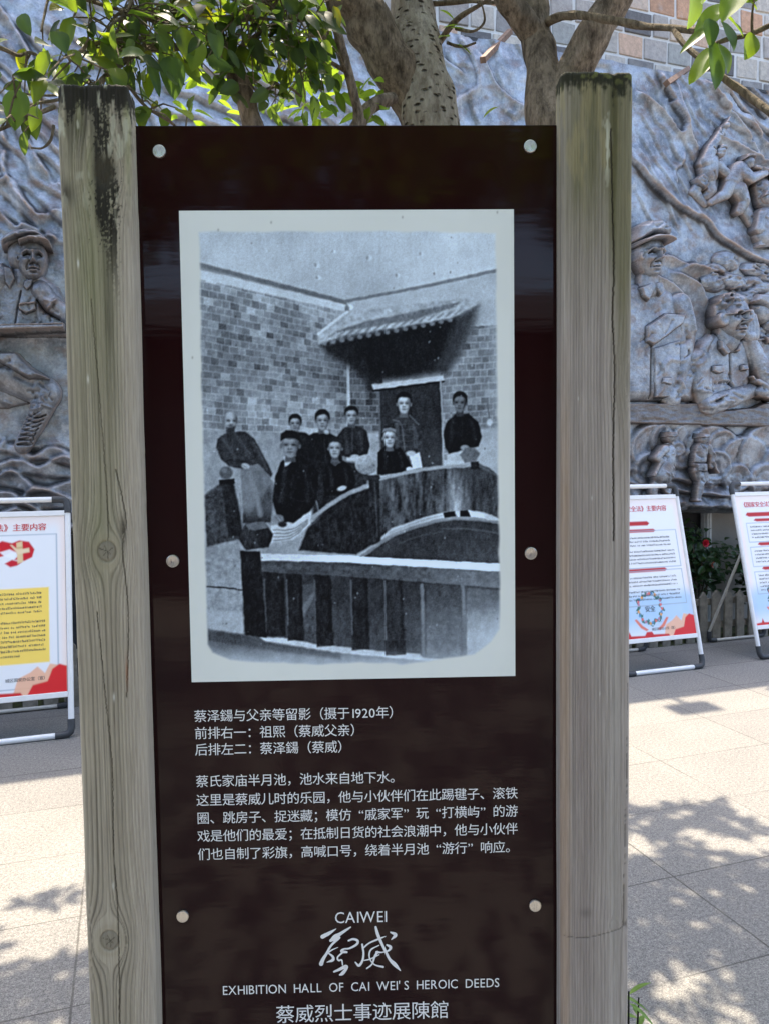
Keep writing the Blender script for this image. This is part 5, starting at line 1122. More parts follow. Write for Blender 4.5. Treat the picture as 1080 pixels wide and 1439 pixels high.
# ------------------------------------------------------------------ easel boards
M['white_tube'] = plain('white_painted_tube', (.78, .78, .79), .35, var=.04)
M['cream_bar'] = plain('cream_painted_bar', (.55, .53, .48), .45, var=.08)
M['joint'] = plain('dark_grey_plastic', (.045, .047, .052), .55, var=.2)
M['back'] = plain('board_back', (.5, .5, .5), .7)
M['red_ink'] = plain('red_ink', (.62, .05, .06), .5, var=.03); M['dark_ink'] = plain('dark_ink', (.07, .07, .085), .5, var=.03); M['pale_ink'] = plain('pale_ink', (.85, .80, .72), .5, var=.03)
BWD, BHT = .72, 1.345                                  # frame width and height
LEAN = math.atan2(.33, 1.345)
def easel(corner_px, corner_side, design, label):
    """an A-frame notice board; corner_px is where the foot of its `corner_side` upright meets the paving"""
    P = ground(float(corner_px[0]), float(corner_px[1])); lx, ly, _ = WALL.inv(P)
    x0 = lx-BWD+.02 if corner_side > 0 else lx-.02
    root = empty('notice_board', WALL.world(x0+BWD/2, ly, 0), WALL.ang+design.get('rz', 0)); tag(root, label, 'notice board', 'notice boards standing in front of the relief')
    cs, sn = math.cos(LEAN), math.sin(LEAN)
    def T(x, v, d=0.0): return (x, v*sn+d*cs, v*cs-d*sn+.018)        # on the leaning front: x across, v up the slope, d behind
    W2 = BWD/2-.02; H2 = BHT/cs-.02
    for sg in (-1, 1):
        b = MB(); b.tube([T(sg*W2, .085), T(sg*W2, H2-.085)], .0165, 12); b.build('upright', M['white_tube'], root, smooth=True)
    for v in (0.0, H2):
        b = MB(); b.tube([T(-W2+.085, v), T(W2-.085, v)], .0165, 12); b.build('crossbar', M['white_tube'], root, smooth=True)
        for sg in (-1, 1):
            q = .085; dv = q if v == 0 else -q; b = MB()
            pts = [T(sg*W2, v+dv), T(sg*W2, v+dv*.45), T(sg*(W2-.008), v+dv*.16), T(sg*(W2-.02), v+dv*.04), T(sg*(W2-.045), v), T(sg*(W2-q), v)]
            b.tube(pts, [.0205, .0205, .0215, .0215, .0205, .0205], 12); b.build('corner_joint', M['joint'], root, smooth=True)
    # poster rails and board
    vb, vt = .225, H2-.085
    for v in (vb, vt):
        b = MB(); P4 = [T(-W2+.014, v-.016, -.012), T(W2-.014, v-.016, -.012), T(W2-.014, v+.016, -.012), T(-W2+.014, v+.016, -.012), T(-W2+.014, v-.016, .012), T(W2-.014, v-.016, .012), T(W2-.014, v+.016, .012), T(-W2+.014, v+.016, .012)]
        b.add(P4, [(0, 1, 2, 3), (7, 6, 5, 4), (0, 4, 5, 1), (1, 5, 6, 2), (2, 6, 7, 3), (3, 7, 4, 0)]); b.build('clip_rail', M['white_tube'], root, bevel=.004)
    # poster: painted sheet in its own coordinates (0..1, 0..1 from top left)
    nx, ny = 150, 230; A, B = np.meshgrid(np.linspace(0, 1, nx), np.linspace(0, 1, ny)); hw = W2-.0175; v1 = vt-.0165; v0 = vb+.0165
    col = design['paint'](A, B)
    VX = (A*2-1)*hw; VV = v1+(v0-v1)*B; Vp = np.stack([VX, VV*sn-.006*cs, VV*cs+.006*sn+.018], -1).reshape(-1, 3); nV = len(Vp)
    rim = np.concatenate([np.arange(nx), np.arange(1, ny)*nx+nx-1, (ny-1)*nx+np.arange(nx-2, -1, -1), np.arange(ny-2, 0, -1)*nx]); Vr = Vp[rim]+np.array([0, .008*cs, -.008*sn]); k = np.arange(len(rim)); kk = np.roll(k, -1)
    Q = np.vstack([grid_quads(ny, nx)[:, ::-1], np.stack([rim[k], rim[kk], nV+kk, nV+k], -1)])
    po = mesh_np('poster', np.vstack([Vp, Vr]), Q, M['poster'], root, color=np.vstack([col.reshape(-1, 3), np.full((len(Vr), 3), .7)]), smooth=False)
    b = MB(); c4 = [T(-hw, v0, .004), T(hw, v0, .004), T(hw, v1, .004), T(-hw, v1, .004)]; b.add(c4, [(0, 1, 2, 3)]); b.build('board_back', M['back'], root)
    def place(mb):                                     # lettering laid out at x, height-on-poster
        mb.v = [tuple(np.array(T(x, z, -.0075+y))) for x, y, z in mb.v]; return mb
    Xp = lambda a: (a*2-1)*hw; Vq = lambda q: v1+(v0-v1)*q
    for nm, mat, items in design['text']:
        mb = MB()
        for it in items:
            if it[0] == 't':
                    put_text(mb, it[1], Xp(it[2]), Vq(it[3]), it[4], y=0)
                    if it[4] > .03: put_text(mb, it[1], Xp(it[2])+.0014, Vq(it[3]), it[4], y=-.0002)
            else:                                      # rows of small print too fine to read
                _, a0, a1, q, hgt, sd = it; rr = np.random.default_rng(sd); x = a0
                while x < a1:
                    w_ = .014; n_ = rr.integers(3, 5)
                    for _ in range(n_):
                        if rr.random() < .42: dx = rr.uniform(0, .004); zz = rr.uniform(-.4, .4)*hgt; X0, X1, Z0, Z1 = Xp(x+dx), Xp(x+dx+rr.uniform(.006, .010)), Vq(q)+zz, Vq(q)+zz+hgt*.16
                        else: dx = rr.uniform(0, .009); X0, X1, Z0, Z1 = Xp(x+dx), Xp(x+dx+.0030), Vq(q)-hgt*.42, Vq(q)+hgt*rr.uniform(0, .45)
                        yy = -.0002*rr.random(); mb.add([(X0, yy, Z0), (X1, yy, Z0), (X1, yy, Z1), (X0, yy, Z1)], [(0, 1, 2, 3)])
                    x += w_ if rr.random() < .93 else w_*2
        place(mb).build(nm, mat, root)
    # rear stay: thin cream legs on a hinge, joined at the bottom
    top = T(0, .86, .02); zt = top[2]; yt_ = top[1]; yb = .60
    for sg in (-1, 1):
        b = MB(); b.tube([(sg*(W2-.045), yt_, zt), (sg*(W2-.045), yb, .09)], .012, 8); lg = b.build('rear_leg', M['cream_bar'], root, smooth=True)
        b = MB(); b.tube([(sg*(W2-.045), yb-.005, .10), (sg*(W2-.047), yb, .045), (sg*(W2-.06), yb+.002, .022), (sg*(W2-.12), yb+.002, .018)], .0185, 10); b.build('rear_joint', M['joint'], root, smooth=True)
    b = MB(); b.tube([(-W2+.12, yb+.002, .018), (W2-.12, yb+.002, .018)], .012, 8); b.build('rear_crossbar', M['cream_bar'], root, smooth=True)
    b = MB(); b.tube([(W2-.03, .19, .40), (W2-.045, .44, .44)], .005, 6); b.build('stay', M['cream_bar'], root)
    return root

def soft_poly(A, B, pts, s=.006): return sstep(-s, s, polysd(A, B/1.0, pts))
def pl(col, c, m): return col*(1-m[..., None])+np.array(lin(c))[None, None]*m[..., None]
def bottom_scene(A, B, col, y):
    col = pl(col, (.95, .72, .58), soft_poly(A, B, [(.55, 1.02), (.60, y+.05), (.70, y+.02), (.76, y-.01), (.82, y+.03), (.86, y-.02), (1.0, y), (1, 1.02)])*.9)
    col = pl(col, (.86, .16, .18), soft_poly(A, B, [(.66, 1.02), (.72, y+.09), (.84, y+.075), (.88, y+.01), (.94, y-.015), (1, y+.0), (1, 1.02)]))
    col = pl(col, (.80, .14, .16), soft_poly(A, B, [(.0, 1.02), (.0, .985), (.08, .98), (.1, .95), (.12, .98), (.3, .985), (.33, .96), (.4, .96), (.42, .98), (.62, .985), (.66, 1.02)]))
    return col
BASEC = (.955, .965, .985)
def ground_col(A, B):
    col = np.ones(A.shape+(3,))*lin(np.array(BASEC))[None, None]*.92
    e = np.maximum(np.abs(A-.5)*2, 0); col = pl(col, (.97, .90, .87), sstep(.82, 1.0, e)*.8+sstep(.09, 0, B)*.7*(1-sstep(.82, 1.0, e)))
    return col
def frame_line(A, B, col, x0, x1, y0, y1, w=.0035, c=(.62, .68, .75)):
    d = np.abs(polysd(A*.62, B, [(x0*.62, y0), (x1*.62, y0), (x1*.62, y1), (x0*.62, y1)])); return pl(col, c, (1-sstep(w*.6, w*1.6, d))*.7)
def paint_ribbon(A, B):                                # the left board: red ribbon with a stone pillar, yellow text box
    col = ground_col(A, B)
    Ax = (A-.5)*.68; By = B*1.03
    col = frame_line(A, B, col, .10, .93, .105, .965)
    P = lambda l: [(x, y) for x, y in l]
    col = pl(col, (.80, .10, .16), soft_poly(A, B, P([(.40, .17), (.48, .135), (.56, .15), (.62, .135), (.70, .145), (.745, .19), (.725, .235), (.66, .255), (.58, .245), (.62, .215), (.56, .20), (.50, .22), (.42, .235), (.38, .20)])))
    col = pl(col, BASEC, soft_poly(A, B, P([(.46, .20), (.54, .185), (.60, .205), (.57, .24), (.50, .225)]))*.9)
    col = pl(col, (.78, .10, .18), soft_poly(A, B, P([(.50, .265), (.56, .245), (.64, .262), (.60, .28), (.545, .287)])))
    col = pl(col, (.90, .80, .62), soft_poly(A, B, P([(.595, .15), (.645, .14), (.65, .26), (.605, .268)]))); col = pl(col, (.92, .84, .70), soft_poly(A, B, P([(.545, .16), (.56, .16), (.61, .19), (.70, .18), (.705, .205), (.61, .215)])))
    col = pl(col, (.75, .60, .40), soft_poly(A, B, P([(.60, .175), (.648, .172), (.649, .18), (.602, .183)]))*.7)
    col = pl(col, (.99, .86, .42), soft_poly(A, B, P([(.08, .41), (.86, .41), (.86, .83), (.08, .83)])))
    return bottom_scene(A, B, col, .86)
def paint_wreath(A, B, ribbons, wreath=True, sky=.70):
    col = ground_col(A, B)
    m = sstep(sky-.08, sky+.05, B)*sstep(1.02, .86, B)*(.6+.5*fbm(A*4, B*5, 3, 5)); col = pl(col, (.55, .76, .93), np.clip(m, 0, 1)*.75)
    for (x0, x1, y, h_) in ribbons['bars']: col = pl(col, (.72, .09, .13), soft_poly(A, B, [(x0, y), (x1, y), (x1+.03, y-h_*.5), (x1+.06, y-h_*.9) if ribbons.get('tail') else (x1, y-h_), (x0-.02, y-h_), (x0-.05, y-h_*.4)]))
    for bx in ribbons['boxes']: col = frame_line(A, B, col, *bx)
    if wreath:
        wx, wy = .42, .795; d = np.hypot((A-wx)*.66, (B-wy)*1.0); th = np.arctan2(B-wy, (A-wx)*.66)
        rn = np.abs(d-.105-.012*np.sin(th*9)); col = pl(col, (.22, .45, .42), (1-sstep(.010, .018, rn))*sstep(.38, .5, fbm(A*60, B*70, 3, 7))); 
        for k in range(26):
            t_ = 2*math.pi*k/26; cx, cy = wx+math.cos(t_)*.105/.66+.01*math.sin(k*5), wy+math.sin(t_)*.105+.008*math.cos(k*7)
            col = pl(col, [(.90, .40, .35), (.30, .55, .75), (.95, .65, .30), (.25, .42, .40), (.75, .5, .6)][k % 5], (1-sstep(.007, .014, np.hypot((A-cx)*.66, B-cy)))*.9)
        for sg in (-1, 1):
            col = pl(col, (.90, .50, .42), soft_poly(A, B, [(wx+sg*.09, .955), (wx+sg*.16, .93), (wx+sg*.23, .87), (wx+sg*.20, .865), (wx+sg*.13, .915), (wx+sg*.06, .945)]))
    return bottom_scene(A, B, col, .87)
TIT = '《国家安全法》主要内容'
small = lambda rows: [('s', a0, a1, q, .0145, sd) for a0, a1, q, sd in rows]
rowsL = [(.10, .80, .44+.026*i, 300+i) for i in range(5)]+[(.10, .82, .60+.0262*i, 320+i) for i in range(7)]+[(.30, .62, .785, 350)]
dL = dict(paint=paint_ribbon, text=[('title_text', M['red_ink'], [('t', TIT, .07, .062, .0455)]), ('small_print', M['dark_ink'], small(rowsL)), ('signature', M['dark_ink'], [('t', '城区国安办公室（宣）', .50, .915, .022)])])
rbM = dict(bars=[(.10, .55, .195, .032), (.10, .62, .245, .024), (.10, .70, .535, .026)], boxes=[(.06, .93, .235, .505), (.06, .93, .525, .775)])
rowsM = [(.10, .82, .285+.028*i, 400+i) for i in range(3)]+[(.10, .86, .385+.028*i, 420+i) for i in range(4)]+[(.10, .84, .575+.028*i, 440+i) for i in range(3)]+[(.10, .86, .675+.028*i, 460+i) for i in range(3)]
dM = dict(paint=lambda A, B: paint_wreath(A, B, rbM), text=[('title_text', M['red_ink'], [('t', TIT, .07, .07, .0455)]), ('small_print', M['dark_ink'], small(rowsM)), ('wreath_word', M['dark_ink'], [('t', '安全', .345, .80, .046)]), ('signature', M['dark_ink'], [('t', '城区国安办公室（宣）', .40, .945, .022)])])
rbR = dict(bars=[(.16, .86, .165, .034), (.27, .80, .205, .024), (.27, .80, .395, .026), (.27, .80, .585, .026)], boxes=[(.10, .93, .215, .365), (.10, .93, .405, .555), (.10, .93, .595, .765)])
rowsR = [(.15, .86, .245+.028*i, 500+i) for i in range(4)]+[(.15, .86, .435+.028*i, 520+i) for i in range(4)]+[(.15, .86, .625+.028*i, 540+i) for i in range(5)]
dR = dict(paint=lambda A, B: paint_wreath(A, B, rbR, True, .74), text=[('title_text', M['red_ink'], [('t', TIT, .07, .07, .0455)]), ('small_print', M['dark_ink'], small(rowsR)), ('wreath_word', M['dark_ink'], [('t', '安全', .345, .80, .046)])])
easel((101, 1036), 1, dL, 'notice board with a red ribbon and yellow text box, left of the sign')
easel((987, 939), 1, dM, 'notice board with a flower wreath, close beside the right timber post')
easel((1067, 927), -1, dR, 'notice board with red banner headings, right of the camellia')

# ------------------------------------------------------------------ leaves
def leaf_material(name, top, under, trans, tw=.55, gloss=.35):
    t = NT(name); at_ = t.attr('col'); inf = at_.outputs[0]
    n = t.noise(25, 3, .5)
    t.set(color=t.mix(1.0, t.mix(t.ramp(n, [(.35, 0), (.7, 1)]), top, under), inf, 'MULTIPLY'), rough=gloss, spec=.35)
    tr = t.n('ShaderNodeBsdfTranslucent'); t.l(t.mix(1.0, trans, inf, 'MULTIPLY'), tr.inputs[0])
    mx = t.n('ShaderNodeMixShader'); mx.inputs[0].default_value = tw
    t.l(t.b.outputs[0], mx.inputs[1]); t.l(tr.outputs[0], mx.inputs[2]); t.l(mx.outputs[0], t.out.inputs[0]); return t.m
M['leaf'] = leaf_material('tree_leaf', (.022, .042, .018), (.04, .07, .028), (.26, .38, .03), .48, .42)
M['leaf_dark'] = leaf_material('camellia_leaf', (.018, .04, .016), (.03, .065, .025), (.08, .14, .02), .25, .3)
M['blade'] = leaf_material('blade_leaf', (.10, .19, .05), (.14, .25, .07), (.3, .42, .06), .4, .5)

class Leaves:
    def __init__(s): s.v = []; s.q = []; s.c = []; s.n = 0
    def add(s, pos, d, up, L, W, tint=(1, 1, 1), nl=6, curl=.25, foldk=.25, wave=0.0):
        d = np.array(d, float); d /= np.linalg.norm(d)+1e-9; up = np.array(up, float); up -= d*(up@d); up /= np.linalg.norm(up)+1e-9; sd = np.cross(d, up)
        ts = np.linspace(0, 1, nl+1); wd = W*np.sin(np.pi*np.clip(ts*.94+.03, 0, 1)**.85)**.8*(1-.15*ts); wd[-1] = W*.03; wd[0] = W*.05
        ph = random.random()*6
        for i, tt in enumerate(ts):
            c = np.array(pos)+d*(L*tt)-up*(curl*L*tt*tt)
            wv = wave*W*math.sin(tt*9+ph)
            for w in (-1, -.5, 0, .5, 1): s.v.append(c+sd*(w*wd[i]*.5)+up*(abs(w)*foldk*wd[i]*.5+wv*abs(w)*(1 if w > 0 else -1))); k = 1.0+.22*(w == 0); s.c.append([min(q*k, 1.6) for q in tint])
        b = s.n
        for i in range(nl):
            for j in range(4): s.q.append((b+i*5+j, b+i*5+j+1, b+(i+1)*5+j+1, b+(i+1)*5+j))
        s.n += 5*(nl+1)
    def build(s, name, mat, parent): return mesh_np(name, np.array(s.v), np.array(s.q), mat, parent, color=np.array(s.c))

# ------------------------------------------------------------------ camellias behind the fence
M['twig'] = plain('twig_bark', (.13, .10, .075), .9, var=.35, scale=60, bump=.3)
M['petal'] = plain('red_petal', (.62, .02, .05), .5, var=.2); M['petal2'] = plain('salmon_petal', (.70, .22, .16), .5, var=.2)
def camellia(px, label, flowers, seed, hgt=1.0, ww=.27):
    rr = np.random.default_rng(seed); base = WALL.world(float(WALL.pix(float(px), 800., -.05)[0]), .06, 0); root = empty('camellia_shrub', base, WALL.ang); tag(root, label, 'shrub', 'camellias behind the picket fence')
    b = MB(); lv = Leaves(); tips = []
    for k in range(11):
        a = rr.uniform(0, 6.28); r = rr.uniform(.08, ww); h_ = hgt*rr.uniform(.55, .95)
        p = [(0, 0, 0), (.3*r*math.cos(a), .2*r*math.sin(a), h_*.45), (.8*r*math.cos(a), .5*r*math.sin(a), h_*.8), (r*math.cos(a), .6*r*math.sin(a), h_)]
        P = spline(p, 4); b.tube(P, np.linspace(.011, .003, len(P)), 6); tips += [P[i] for i in range(len(P)//2, len(P))]
    b.build('stem', M['twig'], root)
    for _ in range(640):
        q = tips[rr.integers(len(tips))]+rr.normal(0, 1, 3)*np.array([.075, .06, .075]); d = rr.normal(0, 1, 3); d[2] = d[2]*.6-.1; d[1] -= .5
        f = rr.uniform(.7, 1.7); lv.add(q, d, (rr.normal(0, .4), -.5, 1), rr.uniform(.06, .10), rr.uniform(.036, .052), (f, f, f), 4, .2, .2)
    lv.build('foliage', M['leaf_dark'], root)
    for (fx, fy, m, r) in flowers:
        x_, z_ = WALL.pix(float(fx), float(fy), .12); loc = np.array([float(x_)-float(WALL.pix(float(px), 800., -.05)[0]), -.20, float(z_)]); fl_ = Leaves()
        for ring, n_ in ((0, 5), (1, 7), (2, 8)):
            for k in range(n_):
                a = 2*math.pi*(k+.4*ring)/n_; e = .35+.45*ring; d = np.array([math.cos(a)*e, -1+.38*ring, math.sin(a)*e]); fl_.add(loc, d, (-math.cos(a)*.9, -.5, -math.sin(a)*.9), r*(.8+.15*ring), r*1.0, (1, 1, 1), 4, -.25, .15)
        fl_.build('flower', m, root)
camellia(983, 'glossy camellia shrub with one red flower between two notice boards', [(987, 763, M['petal'], .036), (998, 793, M['petal2'], .026)], 91)
camellia(1062, 'camellia shrub mostly hidden behind the rightmost notice board', [], 92, .85, .25)

# ------------------------------------------------------------------ leafy plant at the foot of the right post
P = at(882., 1425., 1.40); root = empty('slender_plant', (P[0], P[1], 0)); tag(root, 'bright green slender leaved plant peeping out beside the right timber post', 'plant')
lv = Leaves(); b = MB(); rr = np.random.default_rng(3)
for k in range(11):
    a = rr.uniform(0, 6.28); h_ = rr.uniform(.42, .66); tp = np.array([math.cos(a)*.02, math.sin(a)*.02, h_*.92]); b.tube([(0, 0, 0), tp*.5+np.array([0, 0, .03]), tp], [.004, .003, .0015], 6)
    for j in range(9):
        q = tp*rr.uniform(.45, 1.0); a2 = rr.uniform(0, 6.28); f = rr.uniform(.8, 1.3); lv.add(q, (math.cos(a2), math.sin(a2), rr.uniform(-.2, .6)), (0, 0, 1), rr.uniform(.04, .06), rr.uniform(.009, .014), (f, f, f*.9), 5, .35, .2)
b.build('stem', M['blade'], root); lv.build('foliage', M['blade'], root)
# ------------------------------------------------------------------ trees between the sign and the wall
def bark(name, light, dark, spots, scale=1.0):
    t = NT(name); v = t.scaled((1, 1, .35)); n = t.noise(38*scale, 6, .7, v); n2 = t.noise(9, 5, .6, t.scaled((1, 1, .6))); n3 = t.noise(130, 4, .7, t.scaled((1, 1, .4)))
    c = t.mix(t.ramp(n, [(.35, 0), (.62, 1)]), dark, light)
    c = t.mix(t.ramp(n2, [(.52, 0), (.68, .75)]), c, tuple(q*.35 for q in light)); c = t.mix(t.ramp(n3, [(.30, .7), (.5, 0)]), c, dark)
    hgt = n
    if spots:
        vo = t.n('ShaderNodeTexVoronoi'); vo.inputs['Scale'].default_value = 42; vo.inputs['Randomness'].default_value = .85
        md = t.n('ShaderNodeVectorMath', operation='ADD'); t.l(t.scaled((.8, .8, 1.5)), md.inputs[0])
        nn = t.n('ShaderNodeTexNoise'); nn.inputs['Scale'].default_value = 60; t.l(t.coord(), nn.inputs['Vector']); sc = t.n('ShaderNodeVectorMath', operation='SCALE'); sc.inputs[3].default_value = .012; t.l(nn.outputs[1], sc.inputs[0]); t.l(sc.outputs[0], md.inputs[1])
        t.l(md.outputs[0], vo.inputs['Vector']); vd = t.n('ShaderNodeMath', operation='MULTIPLY_ADD', i_1=.55); t.l(t.noise(23, 4, .7), vd.inputs[0]); t.l(vo.outputs['Distance'], vd.inputs[2]); sp_ = t.ramp(vd.outputs[0], [(.40, 1), (.60, 0)])
        c = t.mix(sp_, c, (.035, .028, .02))
        sb = t.n('ShaderNodeMath', operation='MULTIPLY_ADD', i_1=-1.2); t.l(sp_, sb.inputs[0]); t.l(n, sb.inputs[2]); hgt = sb.outputs[0]
    moss = t.ramp(t.noise(4, 4, .6), [(.56, 0), (.72, .7)]); c = t.mix(moss, c, tuple(q*.5 for q in (.16, .15, .07)))
    t.set(color=c, rough=.95, spec=.15); t.bump(hgt, .9, .014); return t.m
M['bark_spot'] = bark('spotted_pale_bark', (.40, .36, .30), (.17, .14, .11), True)
M['bark_dark'] = bark('rough_brown_bark', (.30, .24, .185), (.055, .042, .032), False, 1.1)
M['bark_limb'] = bark('brown_limb_bark', (.27, .215, .165), (.055, .042, .032), False, 1.3)  # darker bark colour carries the shade on the left limb
M['bark_twig'] = bark('twig_bark_light', (.26, .21, .15), (.09, .07, .05), False, 2.0)

def limb(mb, pts, rough=.12, n=22, step=7):
    """pts: (px, py, depth, radius in photo pixels) -> a bent, lumpy limb"""
    P = spline([tuple(at(float(a), float(b), float(c)))+(r*c/FPX,) for a, b, c, r in pts], step)
    m = len(P); vs = []; up = np.array([.3, -.8, .2])
    for i in range(m):
        t_ = P[min(i+1, m-1), :3]-P[max(i-1, 0), :3]; t_ /= np.linalg.norm(t_)+1e-9; a = up-t_*(up@t_); a /= np.linalg.norm(a); bb_ = np.cross(t_, a); up = a
        for k in range(n):
            w = 2*math.pi*k/n; f = 1+rough*(2*float(vnoise(np.array(k/n*8 if k < n/2 else (n-k)/n*8+11.3), np.array(i*.35+P[i, 3]*90), 5))-1)
            vs.append(P[i, :3]+(a*math.cos(w)+bb_*math.sin(w))*P[i, 3]*f)
    mb.add(vs, [(i*n+k, i*n+(k+1) % n, (i+1)*n+(k+1) % n, (i+1)*n+k) for i in range(m-1) for k in range(n)]+[tuple(reversed(range(n))), tuple(range((m-1)*n, m*n))])
    return P

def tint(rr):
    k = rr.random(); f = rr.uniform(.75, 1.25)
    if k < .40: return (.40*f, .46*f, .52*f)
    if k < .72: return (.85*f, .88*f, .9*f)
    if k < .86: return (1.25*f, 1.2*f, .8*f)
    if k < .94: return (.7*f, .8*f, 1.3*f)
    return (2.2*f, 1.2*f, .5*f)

def inframe(P):
    if (np.asarray(P)-EYEP)@_F < .05: return False
    x, y = proj(P); return -60 < x < 1140 and -45 < y < 1500

def sunlane(P, rr):
    """gaps in the crown through which the sun reaches the lowest sprays"""
    q = P[:2]-SUN_TO/math.tan(SUN_EL)*(P[2]-2.3)
    if .48 < q[0] < .95 and 1.25 < q[1] < 1.75: return True
    return -.95 < q[0] < .05 and 1.35 < q[1] < 2.15 and fbm(np.array(q[0]*6), np.array(q[1]*6), 2, 3) > .42

def canopy(lv, n, centre, rad, seed, zmin=2.45, lsize=(.075, .12), clumps=60):
    rr = np.random.default_rng(seed); cl = []
    while len(cl) < clumps:
        u = rr.normal(0, 1, 3); u /= np.linalg.norm(u); c = np.array(centre)+u*np.array(rad)*rr.uniform(.35, 1.0)**.6
        if c[2] > zmin and not inframe(c-np.array([0, 0, .16])) and not sunlane(c, rr): cl.append(c)
    k = 0; tries = 0
    while k < n and tries < n*6:
        tries += 1
        c = cl[rr.integers(len(cl))]; p = c+rr.normal(0, 1, 3)*np.array([.20, .20, .10])
        if p[2] < zmin or inframe(p-np.array([0, 0, .09])) or sunlane(p, rr): continue
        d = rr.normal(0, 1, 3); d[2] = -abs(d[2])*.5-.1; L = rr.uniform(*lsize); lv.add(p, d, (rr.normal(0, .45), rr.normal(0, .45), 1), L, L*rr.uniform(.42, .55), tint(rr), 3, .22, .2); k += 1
    return cl

def bough_leaves(lv, tw, P, n, rr, L=(.05, .075), spread=.07, droop=.5, keep=None):
    """leaves on short stalks along a bough path P (m x 4)"""
    k = 0; tries = 0
    while k < n and tries < 8*n:
        tries += 1
        q = P[rr.integers(len(P)), :3]; off = rr.normal(0, 1, 3)*spread; off[2] -= abs(rr.normal(0, .3))*spread
        p = q+off
        if keep is not None and not keep(*proj(p)): continue
        d = off/(np.linalg.norm(off)+1e-9)+rr.normal(0, .75, 3); d[2] -= droop*rr.uniform(0, 1.3); d[1] *= .8
        l_ = rr.uniform(*L); u = np.array([rr.normal(0, .7), -.7+rr.normal(0, .6), .6+rr.normal(0, .3)])
        lv.add(p, d, u, l_, l_*rr.uniform(.50, .68), tint(rr), 6, rr.uniform(.1, .4), rr.uniform(.1, .35), .03)
        if rr.random() < .5: tw.tube([q, (q+p)/2+np.array([0, 0, .01]), p], [.0022, .0018, .0012], 5)
        k += 1

# --- pale spotted tree in the middle
ta = at(604., 300., 2.15); tree1 = empty('tree', (ta[0], ta[1], 0)); tag(tree1, 'forked tree with pale bark dotted with dark spots, behind the middle of the sign', 'tree', 'trees between the sign and the wall')
def build_in(root, mb, name, mat, smooth=True):
    off = Vector(root.location); mb.v = [tuple(Vector(v)-off) for v in mb.v]; return mb.build(name, mat, root, smooth=smooth)
def lv_in(root, lv, name, mat):
    off = np.array(root.location); lv.v = [np.asarray(v)-off for v in lv.v]; return lv.build(name, mat, root)
mb = MB(); fx, fy, _ = ta
limb(mb, [(630, 1345, 2.15, 56), (628, 900, 2.15, 50), (622, 500, 2.15, 47), (614, 280, 2.15, 44), (604, 175, 2.15, 41), (590, 100, 2.16, 38), (580, 40, 2.18, 32), (574, -40, 2.2, 29), (566, -160, 2.3, 25)], .10)
build_in_later = mb; mb = MB()
limb(mb, [(604, 225, 2.17, 22), (578, 142, 2.15, 29), (548, 86, 2.13, 33), (518, 36, 2.11, 32), (494, -5, 2.08, 30), (468, -70, 2.02, 27), (430, -170, 1.95, 22)], .13)
build_in(tree1, build_in_later, 'trunk', M['bark_spot']); build_in(tree1, mb, 'limb', M['bark_limb'])
mb = MB(); lv = Leaves(); rr = np.random.default_rng(101)
B = [limb(mb, [(616, 60, 2.16, 5), (640, 28, 2.1, 4), (672, 8, 2.05, 3), (706, -12, 2.0, 2.5)], .2, 8), limb(mb, [(605, 5, 2.18, 4), (660, 2, 2.12, 3), (690, 4, 2.06, 2.3), (722, -4, 2.0, 1.8)], .2, 8), limb(mb, [(640, 40, 2.1, 2.6), (664, 44, 2.06, 2), (680, 30, 2.05, 1.6), (676, 4, 2.03, 1.4)], .2, 6), limb(mb, [(628, 60, 2.12, 2.5), (648, 66, 2.1, 2), (668, 60, 2.08, 1.4)], .2, 6)]
for p_ in ((630, 52), (640, 62), (616, 14), (632, 40), (700, 150), (645, 36)):
    q = at(p_[0], p_[1], 2.1); lv.add(q, rr.normal(0, 1, 3)*[1, .5, .4]+[0, 0, -.5], (0, -.5, 1), .05, .028, (1.5, 1.4, .8), 5)
canopy(lv, 1500, (.35, 1.95, 3.55), (1.5, 1.35, .75), 102)
build_in(tree1, mb, 'branch', M['bark_twig']); lv_in(tree1, lv, 'crown', M['leaf'])

# --- brown forked tree beside the right post
tb = at(775., 400., 1.95); tree2 = empty('tree', (tb[0], tb[1], 0)); tag(tree2, 'rough brown forked tree close to the left side of the right timber post', 'tree', 'trees between the sign and the wall')
mb = MB()
limb(mb, [(790, 1450, 1.95, 44), (788, 800, 1.95, 40), (784, 400, 1.95, 38), (779, 230, 1.95, 37), (774, 165, 1.95, 35), (764, 110, 1.96, 26), (754, 60, 1.98, 22), (746, 0, 2.0, 21), (738, -80, 2.02, 19)], .14)
limb(mb, [(776, 180, 1.95, 32), (792, 130, 1.94, 27), (815, 80, 1.92, 25), (845, 30, 1.9, 24), (872, -20, 1.88, 22), (900, -80, 1.85, 19)], .13)
limb(mb, [(757, 62, 1.98, 18), (738, 34, 1.96, 18), (716, 6, 1.94, 17), (692, -40, 1.92, 15), (660, -110, 1.9, 13)], .13)
build_in(tree2, mb, 'trunk', M['bark_dark'])
mb = MB(); lv = Leaves(); rr = np.random.default_rng(201)
B1 = limb(mb, [(764, 34, 1.98, 6), (785, 24, 1.9, 6), (812, 21, 1.84, 5.2), (850, 27, 1.78, 5), (900, 36, 1.72, 4.8), (945, 40, 1.66, 4.4), (985, 44, 1.6, 4)], .22, 9)
B2 = limb(mb, [(945, 40, 1.66, 4.2), (960, 62, 1.62, 4), (990, 88, 1.58, 4.2), (1020, 112, 1.54, 4.6), (1050, 134, 1.5, 5), (1092, 166, 1.45, 5.2)], .25, 9)
B3 = limb(mb, [(1100, 28, 1.4, 3.6), (1072, 40, 1.42, 3.6), (1048, 50, 1.45, 3.4), (1020, 56, 1.48, 3), (1000, 66, 1.5, 2.6), (992, 86, 1.56, 2.4)], .25, 8)
